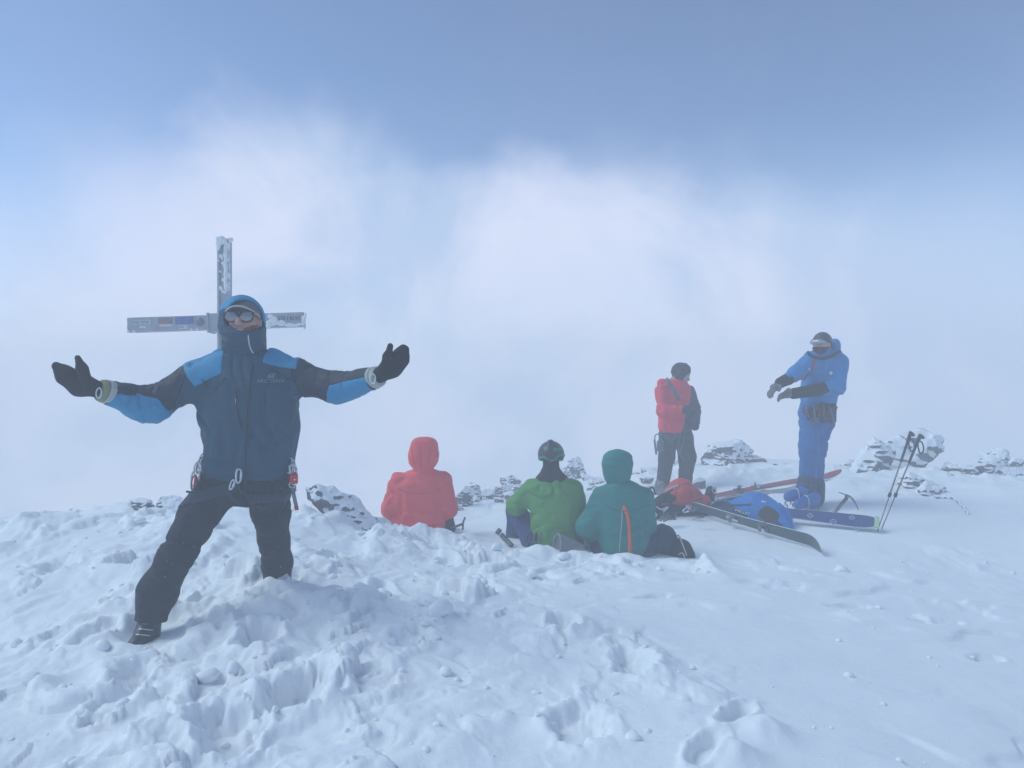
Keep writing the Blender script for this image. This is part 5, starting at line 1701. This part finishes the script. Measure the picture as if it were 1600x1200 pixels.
tube("collar_edge", spline([W(1262, 550, 7.86), W(1268, 556, 7.82), W(1284, 560, 7.80), W(1300, 556, 7.84), W(1312, 549, 7.92)], 16), .016, M_BLACK, blu, b0)
# hands: palm, four bent fingers and a thumb each
def hand(root, fwd, down, side, mat, s=1.0):
    fwd, down, side = (np.asarray(v, float) / np.linalg.norm(v) for v in (fwd, down, side))
    root = np.asarray(root, float)
    def f(p):
        d = ell(p, root + fwd * .05 * s, (.05 * s, .045 * s, .036 * s))
        for k, ln in enumerate((.070, .082, .078, .062)):
            a = root + fwd * .085 * s + side * (.030 - .020 * k) * s
            b = a + (fwd * .6 + down * .12) * ln * s
            c = b + (fwd * .35 + down * .55) * ln * .6 * s
            d = smin(d, chain(p, [a - fwd * .03 * s, b, c], (.0125 * s, .0115 * s, .010 * s), .004), .008)
        t0 = root + fwd * .03 * s + side * .04 * s
        t1 = t0 + (fwd * .5 + side * .6) * .05 * s
        d = smin(d, chain(p, [t0, t1, t1 + (fwd * .9 + down * .3) * .035 * s], (.016 * s, .014 * s, .011 * s), .004), .01)
        return d
    return sdf_mesh("glove", f, root - .19, root + .19, .0075, mat, blu, b0)


hand(W(1217, 600, 7.68), (-.75, -.3, -.6), (.3, 0, -1), (.4, -.9, 0), M_GLOVEL, 1.1)
hand(W(1238, 615, 7.66), (-1, -.15, -.15), (.2, 0, -1), (0, -.7, .7), M_GLOVEL, 1.1)
L1, L2 = [W(1268, 648, 7.95), W(1264, 700, 7.90), W(1262, 745, 7.92)], [W(1284, 648, 8.02), W(1276, 704, 8.02), W(1273, 748, 8.05)]
tb = lambda p: smin(smin(chain(p, L1, (.125, .100, .085), .04), chain(p, L2, (.125, .095, .085), .04), .05), slices(p, sl([(665, 1249, 1300, .13), (625, 1253, 1304, .13)], YB), n=2.2), .06) + creases(p, [([W(1248, 702, 7.85), W(1262, 706, 7.8), W(1284, 700, 7.85)], .02, .014), ([W(1250, 725, 7.85), W(1264, 730, 7.82), W(1284, 724, 7.86)], .016, .012)]) + drape(p, .018, (7, 7, 6), 84)
garment("trousers", tb, np.vstack([L1, L2]), M_BT, blu, b0, .012, .22)
for c, t in ((W(1261, 752, 7.9), W(1258, 772, 7.88)), (W(1274, 756, 8.03), W(1272, 778, 7.98))):
    garment("gaiter", lambda p: chain(p, [c, t], (.095, .105), .03) + drape(p, .010, (9, 9, 9), 86), [c, t], M_GAITER, blu, b0, .012, .14)
for c, t in ((W(1258, 768, 7.84), W(1231, 774, 7.76)), (W(1272, 778, 7.80), W(1246, 786, 7.70))):
    f = lambda p: smax(smin(chain(p, [c, t], (.062, .040), .03), chain(p, [c + np.array([0, 0, -.045]), t + np.array([0, 0, -.03])], (.05, .036)), .03), -p[:, 2] + min(c[2], t[2]) - .075, .01)
    bo = garment("boot", f, [c, t], M_BBOOT, blu, b0, .010, .16)
    ax = (t - c) / np.linalg.norm(t - c)
    for q in (.62,):
        m = c + (t - c) * q
        sd2 = np.cross(ax, [0, 0, 1.])
        tube("crampon_strap", spline([m - sd2 * .07 + [0, 0, -.06], m - sd2 * .058 + [0, 0, .04], m + [0, 0, .074 - .020 * q], m + sd2 * .058 + [0, 0, .04], m + sd2 * .07 + [0, 0, -.06]], 16), .0055, M_STEEL, bo, b0, sides=6)
    for q in range(5):
        m = c + (t - c) * (q / 4 * 1.25) + np.array([0, 0, -.075])
        for sgn in (-1, 1):
            tube("crampon_point", [m + sd2 * .05 * sgn, m + sd2 * .06 * sgn + [0, 0, -.045]], [.010, .003], M_DARKSTEEL, bo, b0, sides=6)
# harness with slings
hb = sl([(640, 1251, 1305, .15), (630, 1251, 1305, .155)], YB)
garment("harness_belt", lambda p: slices(p, hb, n=2.2), slice_pts(hb), M_BLACK, blu, b0, .011, .05)
for k in range(9):
    x0 = 1256 + 5.2 * k
    tube("harness_sling", spline([W(x0, 634, 7.82), W(x0 + 7 * math.sin(k * 2.1), 645 + 7 * math.sin(k * 1.7), 7.79), W(x0 + 5 + 5 * math.cos(k * 2.7), 656 - 8 * math.cos(k * 1.3), 7.80), W(x0 + 10, 635, 7.82)], 14), .010, (M_DARKRED, M_BLACK, M_GREYC, M_DARKSTEEL)[k % 4], blu, b0, sides=6)
garment("gear_pouch", lambda p: rbox(p, W(1293, 650, 7.86), (.08, .06, .075), .03) + drape(p, .01, (9, 9, 9), 88), [W(1293, 650, 7.86)], M_GAITER, blu, b0, .011, .14)


def on_front(P):
    return on_back(P, bf_, 7.5, 8.1)


tube("zip_stripe", on_front(spline([W(1272, 562, 7.8), W(1269, 580, 7.8), W(1267, 588, 7.8), W(1265, 594, 7.8)], 16)), .014, M_STRIPE, blu, b0)
print_marks("chest_lettering", W(1261, 584, 7.8), basis((.30, 0, .95), (-.95, 0, .30)), .13, .034, 6, M_WHITE, blu, b0, 5, project=on_front)
tube("sleeve_badge", on_back([W(1299, 582, 7.8), W(1302, 584, 7.8)], bf_, 7.5, 8.1), [.022, .016], M_WHITE, blu, b0, sides=6)

# stitched seams on the jackets seen from behind
M_SEAMR, M_SEAMG, M_SEAMT = cloth("seam dark coral", (0.62, 0.05, 0.055), 0.7), cloth("seam dark green", (0.045, 0.15, 0.03), 0.7), cloth("seam dark teal", (0.003, 0.12, 0.11), 0.7)
RT, GT, TT = fr, None, teal_f
for f, par, mt, lines, y0, y1 in (
        (fr, red, M_SEAMR, ([(625, 757), (640, 764), (660, 766), (680, 763), (694, 757)], [(617, 826), (640, 830), (670, 830), (694, 826)]), 6.8, 7.4),
        (hr_, red, M_SEAMR, ([(661, 688), (661, 700), (661.5, 715), (661, 727)], [(647, 695), (649, 708), (651, 720)], [(677, 695), (675, 708), (673, 720)]), 6.8, 7.4),
        (teal_f, teal, M_SEAMT, ([(938, 782), (955, 790), (972, 792), (990, 789), (1010, 782)], [(938, 857), (960, 861), (990, 861), (1010, 857)]), 6.0, 6.6)):
    for q in lines:
        tube("seam", lay(spline([W(x, y, 7) * np.array([y0 / 7 + .035, 1, 1]) if False else W(x, y, (y0 + y1) / 2 - .1) for x, y in q], 20), f, y0, y1, -.001), .0032, mt, par, np.array(par.location), sides=6)
# ------------------------------------------------------------------ skis, packs and ironware on the snow
M_SKIDARK = plain("ski topsheet slate green", (0.045, 0.070, 0.085), 0.4, 0, 0.5, 0.35, 12)
M_SKIRED = plain("ski topsheet red", (0.33, 0.065, 0.08), 0.4, 0, 0.5, 0.2, 12)
M_SKIBASE = plain("ski base dark blue", (0.025, 0.050, 0.20), 0.35, 0, 0.5, 0.15, 10)
M_SKIPALE = cloth("climbing skin pale grey", (0.30, 0.30, 0.34), 0.8, 0.2)
M_MINT = plain("tip protector mint", (0.42, 0.62, 0.38), 0.45)
M_EDGE = plain("ski edge white", (0.72, 0.76, 0.74), 0.35)
M_ICON = plain("printed ring grey", (0.35, 0.42, 0.55), 0.45)
M_PACKB = cloth("pack blue nylon", (0.010, 0.17, 0.52), 0.6, 0.2, bump=0.25)
M_PACKD = cloth("pack navy panel", (0.012, 0.035, 0.11), 0.7, 0.25, bump=0.2)
M_PACKR = cloth("pack red nylon", (0.55, 0.055, 0.045), 0.6, 0.15, bump=0.25)
M_PACKK = cloth("pack charcoal", (0.028, 0.026, 0.034), 0.75, 0.25, snow=0.3)
M_MUD = cloth("worn brown mesh", (0.045, 0.040, 0.038), 0.9, 0.4)
M_SHAFT = plain("pole shaft bronze", (0.22, 0.16, 0.14), 0.4, 0.4)
M_GRIP = plain("pole grip black", (0.014, 0.014, 0.018), 0.7)
M_PAD = cloth("grey foam pad", (0.20, 0.22, 0.22), 0.8, 0.15)


def ski(label, tail, tip, n, mats, widths=(.088, .082, .115), rise=.10, blunt=False, group="touring skis", bind=True, thick=.016):
    tail, tip = np.asarray(tail, float), np.asarray(tip, float)
    ax = (tip - tail) / np.linalg.norm(tip - tail)
    L = np.linalg.norm(tip - tail)
    n = np.asarray(n, float)
    n = n - ax * (n @ ax)
    n /= np.linalg.norm(n)
    s = np.cross(n, ax)
    e = thing("ski", tail, label, "ski", group)
    T = np.concatenate([np.linspace(0, .03, 4), np.linspace(.06, .86, 14), np.linspace(.88, 1.0, 14)])
    V, Fq = [], []
    cen = []
    for t in T:
        w = np.interp(t, [0, .05, .45, .85, 1], [widths[0] * .92, widths[0], widths[1], widths[2], widths[2]])
        if t > .88:
            k = (t - .88) / .12
            w *= math.sqrt(max(0.0, 1 - (k ** 2.2) * (.75 if blunt else .985)))
        if t < .02:
            w *= .8 + 10 * t
        th = thick * (0.45 + 0.75 * math.sin(math.pi * min(1, max(0, t))))
        off = rise * max(0, (t - .86) / .14) ** 1.8 + .012 * math.sin(math.pi * t)
        c = tail + ax * L * t + n * off
        cen.append((c, w, th))
        for (a, b) in ((-.5, -.5), (.5, -.5), (.47, .5), (-.47, .5)):
            V.append(c + s * a * w + n * b * th)
    for i in range(len(T) - 1):
        for k in range(4):
            l = (k + 1) % 4
            Fq.append((i * 4 + k, i * 4 + l, i * 4 + 4 + l, i * 4 + 4 + k))
    Fq += [(3, 2, 1, 0), (len(V) - 4, len(V) - 3, len(V) - 2, len(V) - 1)]
    me = mesh_np("ski_body", np.array(V) - tail, Fq, smooth=False)
    o = link_mesh("ski_body", me, mats[0], e)
    me.materials.append(mats[1])
    for i, pl in enumerate(me.polygons):
        if i < (len(T) - 1) * 4 and i % 4 == 0:
            pl.material_index = 1
    for sg in (-1, 1):
        tube("steel_edge", [c + s * (w * .5 * sg) - n * th * .3 for c, w, th in cen], .0035, M_EDGE, e, tail, sides=6)
    if bind:
        bind = bind if isinstance(bind, tuple) else (.50, .34)
        rot = np.stack([ax, s, n], 1)
        for t, nm in ((bind[0], "toe_binding"), (bind[1], "heel_binding")):
            c = tail + ax * L * t + n * .02
            b_ = box_mesh(nm, c, (.055, .036, .012), rot, M_DARKSTEEL, e, tail, .004)
            if nm == "toe_binding":
                for sg in (-1, 1):
                    box_mesh("binding_jaw", c + s * .03 * sg + n * .028, (.014, .008, .024), rot, M_STEEL, b_, tail, .003)
                box_mesh("binding_lever", c + ax * .06 + n * .02, (.035, .012, .005), rot, M_STEEL, b_, tail, .002)
            else:
                tube("heel_post", [c + n * .01, c + n * .055], .021, M_DARKSTEEL, b_, tail)
                box_mesh("heel_pin", c + n * .045 + ax * .03, (.018, .014, .006), rot, M_STEEL, b_, tail, .002)
                for sg in (-1, 1):
                    tube("brake_arm", spline([c + s * .045 * sg + ax * .05, c + s * .052 * sg - ax * .03 - n * .03, c + s * .06 * sg - ax * .09 - n * .055], 8), .005, M_DARKSTEEL, b_, tail, sides=6)
    return e, ax, s, n, cen


ski("dark slate ski with white edge lying on its side in front of the blue pack", W(1083, 790, 7.70), W(1296, 852, 6.40), (-.25, -.85, -.28), (M_SKIDARK, M_SKIDARK), bind=(.33, .57), rise=.11)
ski("red ski pointing to the blue climber's boots behind the blue pack", W(1110, 776, 8.45), W(1313, 741, 9.3), (0, -.35, 1), (M_SKIRED, M_SKIDARK), bind=(.33, .20), rise=.06)
ski("pale grey skin-covered ski lying below the red ski", W(1104, 786, 8.25), W(1252, 764, 8.75), (0, -.35, 1), (M_SKIPALE, M_SKIDARK), bind=False, rise=.05)
e, ax, s, n, cen = ski("dark blue ski base with ring prints and mint tip, right of the blue pack", W(1128, 788, 7.62), W(1373, 818, 7.02), (.1, .72, -.60), (M_SKIDARK, M_SKIBASE), widths=(.095, .098, .142), rise=-.02, blunt=True, bind=False)
t0 = cen[0][0]
for (px, py, r) in ((1266, 806, .022), (1302, 815.5, .025), (1331, 809, .020), (1338, 826, .020)):
    p = W(px, py, 7.2)
    c0 = min(cen, key=lambda q: abs(q[0][0] - p[0] * q[0][1] / 7.2))[0]
    d0 = np.array([0, 0, CAM_Z])
    ray = p - d0
    nb = -n
    t = ((c0 + nb * .0125 - d0) @ nb) / (ray @ nb)
    c = d0 + ray * t + nb * .002
    ring = [c + ax * r * math.cos(a) * (1 + .18 * math.cos(4 * a)) + s * r * math.sin(a) * (1 + .18 * math.cos(4 * a)) for a in np.linspace(0, 2 * np.pi, 25)[:-1]]
    tube("ring_print", ring, .0042, M_ICON, e, t0, closed=True, sides=6)
    tube("ring_dot", [c, c + nb * .002], r * .32, M_ICON, e, t0, sides=8)
tube("tip_protector", [c + s * 0 for c in [cen[-1][0] - ax * .028, cen[-1][0] - ax * .012, cen[-1][0] + ax * .006]], [.010, .012, .008], M_MINT, e, t0)
rot = np.stack([ax, s, n], 1)
box_mesh("tip_cap", cen[-1][0] - ax * .016, (.020, .060, .013), rot, M_MINT, e, t0, .006)
for sg in (-1, 1):
    pts = [c + s * (w * .5 * sg) for c, w, th in cen[-11:]]
    tube("rubber_rim", pts, .006, M_MINT, e, t0, sides=6)

# blue rucksack lying on its back
b0 = W(1180, 835, 7.2)
b0[2] = gz0(b0[0], b0[1])
pk = thing("backpack", b0, "blue rucksack lying on the snow between the skis", "backpack")
PB = [W(1150, 803, 7.62), W(1180, 799, 7.45), W(1212, 811, 7.30)]


def packb(p):
    q = p.copy()
    d = chain(q, PB, (.15, .175, .15), .08)
    d = smin(d, ell(p, W(1190, 786, 7.45), (.11, .14, .075)), .06)
    d = smin(d, ell(p, W(1218, 826, 7.18), (.13, .12, .08)), .06)
    d = smin(d, ell(p, W(1134, 796, 7.70), (.13, .12, .08)), .07)
    return d + drape(p, .016, (5, 5, 6), 91) + creases(p, [([W(1160, 785, 7.2), W(1185, 800, 7.05), W(1200, 825, 6.98)], .02, .015), ([W(1140, 800, 7.2), W(1175, 812, 7.06)], .018, .012)])


garment("bag", lambda p: packb(p), PB, M_PACKB, pk, b0, .011, .30)
garment("side_panel", lambda p: np.maximum(packb(p) - .005, planes(p, (W(1168, 802, 7.25), (.25, -.1, 1)), (W(1170, 805, 7.25), (1, 0, .2)))), PB, M_PACKD, pk, b0, .011, .30)
garment("hip_belt", lambda p: smin(chain(p, [W(1212, 828, 7.12), W(1238, 841, 6.95)], (.085, .03), .04), chain(p, [W(1205, 832, 7.1), W(1228, 836, 7.04)], (.05, .05)), .04) + drape(p, .01, (8, 8, 8), 93), [W(1212, 835, 7.0), W(1236, 845, 6.8)], M_PACKD, pk, b0, .011, .12)
garment("mesh_pocket", lambda p: np.maximum(packb(p) - .006, ell(p, W(1206, 806, 7.17), (.075, .2, .07)) + vnoise3(p * 9, 4) * .06), PB, M_MUD, pk, b0, .011, .30)
tube("haul_strap", spline([W(1116, 786, 7.75), W(1140, 780, 7.62), W(1165, 776, 7.55), W(1190, 774, 7.5)], 16), .012, M_PACKD, pk, b0)
tube("compression_strap", on_back(spline([W(1136, 797, 7.5), W(1150, 789, 7.45), W(1166, 784, 7.45)], 12), packb, 6.9, 7.9), .009, M_PACKD, pk, b0)
tube("buckle", on_back([W(1184, 781, 7.4), W(1191, 782, 7.4)], packb, 6.9, 7.9), .008, M_WHITE, pk, b0)
tube("shoulder_strap", spline([W(1112, 792, 7.72), W(1120, 785, 7.64), W(1132, 785, 7.6), W(1140, 790, 7.55)], 16), .014, M_PACKD, pk, b0)
text_mesh("pack_lettering", "MILLET", .032, W(1156, 798, 7.42), basis((1, 0, -.22), (.2, 0, 1)), M_WHITE, pk, b0, project=lambda P: on_back(P, lambda q: packb(q) - .009, 6.9, 7.9))

# red rucksack at the crimson climber's feet
b0 = W(1062, 804, 7.75)
b0[2] = gz0(b0[0], b0[1])
rk = thing("backpack", b0, "red rucksack slumped at the standing crimson climber's feet", "backpack")
PR = [W(1040, 790, 7.8), W(1064, 772, 7.85), W(1096, 786, 7.85)]


def packr(p):
    d = chain(p, PR, (.11, .135, .10), .09)
    d = smin(d, ell(p, W(1066, 765, 7.88), (.085, .12, .10)), .05)
    d = smin(d, rbox(p, W(1068, 790, 7.85), (.24, .14, .09), .05), .05)
    return d + drape(p, .018, (5, 5, 6), 95) + creases(p, [([W(1062, 760, 7.75), W(1056, 780, 7.7), W(1040, 792, 7.7)], .022, .02), ([W(1072, 762, 7.75), W(1088, 780, 7.7)], .02, .012)])


garment("bag", packr, PR, M_PACKR, rk, b0, .012, .26)
garment("base_panel", lambda p: np.maximum(packr(p) - .006, planes(p, (W(1064, 789, 7.7), (.10, -.05, 1)))), PR, M_PACKK, rk, b0, .012, .26)
garment("back_panel", lambda p: smin(chain(p, [W(1025, 795, 7.75), W(1040, 782, 7.75), W(1060, 768, 7.8)], (.10, .07, .05), .05), ell(p, W(1024, 800, 7.7), (.09, .1, .06)), .05) + drape(p, .015, (8, 8, 8), 96), [W(1024, 798, 7.75), W(1060, 768, 7.8)], M_PACKK, rk, b0, .012, .15)
tube("trim", on_back(spline([W(1030, 791, 7.6), W(1060, 787, 7.6), W(1104, 781, 7.6)], 16), lambda q: packr(q) - .01, 7.3, 8.1), .009, M_RED, rk, b0)
for k, q in enumerate((((1016, 774), (1012, 766), (1020, 762), (1024, 772)), ((1018, 790), (1026, 778), (1040, 772), (1052, 764)), ((1040, 766), (1046, 764), (1054, 760), (1060, 758)), ((1026, 792), (1034, 796), (1044, 792), (1036, 800)), ((1015, 802), (1020, 808), (1026, 804), (1018, 798)))):
    tube("strap", spline([W(x, y, 7.66 - .012 * k) for x, y in q], 14), .010, (M_PACKK, M_HARNESS, M_ROPE, M_STEEL, M_STEEL)[k], rk, b0, sides=6)
garment("side_pocket", lambda p: ell(p, W(1110, 772, 7.95), (.06, .06, .085)) + drape(p, .02, (9, 9, 9), 97), [W(1110, 772, 7.95)], M_PACKK, rk, b0, .012, .14)
for k, (px, py) in enumerate(((1116, 766), (1119, 780))):
    tube("frame_buckle", spline([W(px - 3, py, 7.8), W(px, py - 5, 7.78), W(px + 3, py, 7.8), W(px, py + 6, 7.8)], 12, True), .007, M_STEEL, rk, b0, closed=True, sides=6)
# quickdraws and hardware in front of the red pack
b0 = W(1078, 798, 7.5)
b0[2] = gz0(b0[0], b0[1])
for k, (px, py, tl, mt) in enumerate(((1074, 797, .5, M_STEEL), (1079, 794, -.4, M_STEEL), (1084, 796, .2, M_DARKSTEEL))):
    carabiner(W(px, py, 7.56 - .02 * k), (.2, -.8, .6), (1, 0, tl), .085, mt, "steel carabiner, %s of three lying below the red rucksack's trim" % ("leftmost", "middle", "rightmost")[k], "carabiners below the red rucksack", rad=.007)
e = thing("crampon", W(1045, 812, 7.35), "curved dark crampon lying on the snow below the red rucksack", "crampon")
c0 = W(1045, 812, 7.35)
tube("frame_bar", spline([W(1032, 814, 7.32), W(1035, 808, 7.34), W(1043, 804, 7.36), W(1053, 806, 7.36), W(1057, 803, 7.37)], 20), .012, M_DARKSTEEL, e, c0, sides=6)
tube("frame_bar", spline([W(1036, 814, 7.3), W(1044, 811, 7.3), W(1054, 810, 7.3)], 12), .014, M_DARKSTEEL, e, c0, sides=6)
for k in range(4):
    p = W(1036 + 6 * k, 806 + (k % 2), 7.36)
    tube("point", [p, p + [.01, -.02, .045]], [.009, .003], M_DARKSTEEL, e, c0, sides=6)
tube("strap", spline([W(1047, 802, 7.36), W(1052, 808, 7.34), W(1056, 812, 7.33)], 8), .009, M_BLACK, e, c0, sides=6)
e = thing("knife", W(1091, 811, 7.2), "small grey folding knife alone on the snow right of the crampon", "knife")
c0 = W(1091, 811, 7.2)
box_mesh("handle", W(1094, 808.5, 7.22), (.038, .012, .009), basis((1, 0, .12), (0, 1, 0)), M_DARKSTEEL, e, c0, .004)
box_mesh("blade", W(1086.5, 810, 7.20), (.030, .008, .004), basis((1, 0, .25), (0, 1, 0)), M_STEEL, e, c0, .002)

# ski poles planted by the ski tip
for (a, b, lab) in ((W(1371, 830, 7.05), W(1423, 676, 7.15), "left of two bronze ski poles planted beside the mint ski tip"), (W(1377, 828, 7.10), W(1438, 680, 7.22), "right of two bronze ski poles planted beside the mint ski tip")):
    e = thing("ski_pole", a, lab, "ski pole", "ski poles")
    d = (b - a) / np.linalg.norm(b - a)
    Lp = np.linalg.norm(b - a)
    tube("lower_shaft", [a - d * .10, a + d * Lp * .36], .005, M_DARKSTEEL, e, a)
    tube("upper_shaft", [a + d * Lp * .36, a + d * Lp * .88], .0075, M_SHAFT, e, a)
    tube("clamp", [a + d * Lp * .345, a + d * Lp * .385], .016, M_GRIP, e, a)
    tube("grip", [a + d * Lp * q for q in (.70, .72, .86, .93, .985, 1.0)], [.011, .012, .012, .016, .018, .010], M_GRIP, e, a)
    tube("grip_head", spline([b + [-.012, 0, .004], b + [.01, 0, -.008], b + [.03, 0, -.03]], 6), .015, M_GRIP, e, a)
    k = a + d * Lp * .94
    tube("wrist_strap", spline([k, k + [.035, -.01, -.02], k + [.045, -.015, -.09], k + [.015, -.01, -.12], k + [-.0, 0, -.05]], 20, True), .007, M_GRIP, e, a, closed=True, sides=6)

# ice axe driven into the snow
a, b = W(1296, 809, 7.52), W(1325, 776, 7.5)
e = thing("ice_axe", a, "ice axe with curved pick standing in the snow above the dark blue ski", "ice axe")
d = (b - a) / np.linalg.norm(b - a)
tube("shaft", [a - d * .15, a + d * .05, b - d * .012], [.017, .019, .018], M_DARKSTEEL, e, a)
P_ = spline([W(1321, 774, 7.5), W(1326, 775.5, 7.5), W(1332, 780, 7.5), W(1337.5, 788, 7.5), W(1341, 797, 7.5)], 20)
tube("pick", P_, np.interp(np.linspace(0, 1, len(P_)), [0, .3, 1], [.016, .014, .004]), M_DARKSTEEL, e, a, sides=6)
box_mesh("adze", W(1317, 771.5, 7.5), (.030, .028, .005), basis((1, 0, -.35), (0, 1, 0)), M_DARKSTEEL, e, a, .002)
tube("head_eye", spline([W(1327, 777, 7.48), W(1329, 779, 7.48), W(1331, 781, 7.48)], 6), .006, M_STEEL, e, a, sides=6)

# second axe by the green climber, pad, stick beside the red one, half-buried rope
a = W(792, 846, 6.55)
e = thing("ice_axe", a, "grey axe handle poking from the snow left of the green climber", "ice axe")
tube("shaft", spline([W(800, 853, 6.5), W(790, 843, 6.55), W(783, 835, 6.58)], 8), .022, M_DARKSTEEL, e, a)
box_mesh("spike_cap", W(779, 830.5, 6.6), (.026, .020, .020), basis((.6, 0, .8), (0, 1, 0)), M_DARKSTEEL, e, a, .005)
c0 = W(885, 850, 6.30)
e = thing("sit_pad", c0, "grey folded sit pad wedged in the snow between green and teal climbers", "sit pad")
V = np.array([W(864, 862, 6.28), W(866, 840, 6.30), W(872, 834, 6.32), W(876, 838, 6.28), W(876, 862, 6.24), W(915, 862, 6.3), W(912, 852, 6.35)])
pv = [V[1], V[2], V[3], V[4], V[0], V[5], V[6]]
TH = np.array([0, .05, 0])
vv = np.array(pv + [q + TH for q in pv]) - c0
fc = [(0, 1, 2, 3, 4), (2, 1, 6, 5, 3), (11, 10, 9, 8, 7), (10, 12, 13, 8, 9), (0, 4, 11, 7), (0, 7, 8, 1), (1, 8, 13, 6), (6, 13, 12, 5), (4, 3, 5, 12, 10, 11)]
me = bpy.data.meshes.new("folded_pad")
me.from_pydata(vv.tolist(), [], fc)
me.update()
link_mesh("folded_pad", me, M_PAD, e)
tube("pad_rim", spline([W(864.5, 856, 6.27), W(866, 841, 6.28), W(872, 834.5, 6.30), W(875.5, 840, 6.26), W(876, 857, 6.23)], 20), .006, M_SKIPALE, e, c0, sides=6)
a = W(722, 828, 7.2)
e = thing("ice_tool", a, "small dark ice tool stuck in the snow right of the coral red climber", "ice tool")
tube("shaft", spline([W(704, 824, 7.2), W(714, 822, 7.2), W(724, 818, 7.2)], 8), .012, M_DARKSTEEL, e, a)
tube("head", spline([W(727, 808, 7.2), W(724, 816, 7.2), W(723, 826, 7.2), W(727, 832, 7.2)], 10), [.006] * 4 + [.012] * 3 + [.010] * (3), M_DARKSTEEL, e, a) if False else tube("head", spline([W(727, 808, 7.2), W(724, 816, 7.2), W(723, 828, 7.2)], 10), .009, M_DARKSTEEL, e, a)
rp_ = [(1462, 771, 8.4), (1478, 774, 8.35), (1490, 783, 8.2), (1500, 796, 7.9), (1508, 808, 7.65), (1513, 818, 7.45)]
rw_ = np.array([W(*q) for q in rp_])
rs_ = spline(rw_, 40)
rs_[:, 2] = ground(rs_[:, 0], rs_[:, 1]) + .006 + .01 * np.sin(np.arange(len(rs_)) * .9)
rope = tube("rope", rs_ , np.interp(np.arange(len(rs_)), [0, len(rs_) * .3, len(rs_)], [.03, .02, .010]), M_ROCKA, None, rs_[0])
rope.location = rs_[0]
tag(rope, "dark half-buried rope end running down the snow below the right-hand rocks", "rope")
# ------------------------------------------------------------------ fog lying on the summit
import bmesh
_bm = bmesh.new()
bmesh.ops.create_cube(_bm, size=1.0)
_lo = np.array([-31.0, -32.0, ZMIN - 1.0])
_hi = np.array([31.0, 29.6, 2.75])
for v in _bm.verts:
    v.co = Vector((_lo + (np.array(v.co[:]) + 0.5) * (_hi - _lo)).tolist())
_me = bpy.data.meshes.new("haze")
_bm.to_mesh(_me)
_bm.free()
haze_mat = bpy.data.materials.new("haze")
haze_mat.use_nodes = True
_t = haze_mat.node_tree
_t.nodes.remove(_t.nodes["Principled BSDF"])
_pv = _t.nodes.new("ShaderNodeVolumePrincipled")
_pv.inputs['Color'].default_value = (0.98, 0.985, 0.985, 1)
_pv.inputs['Density'].default_value = 0.039
_pv.inputs['Density Attribute'].default_value = ''
_pv.inputs['Anisotropy'].default_value = 0.0
_t.links.new(_pv.outputs[0], _t.nodes["Material Output"].inputs['Volume'])
haze_mat.cycles.homogeneous_volume = True
haze = link_mesh("haze", _me, haze_mat)
tag(haze, kind="stuff")
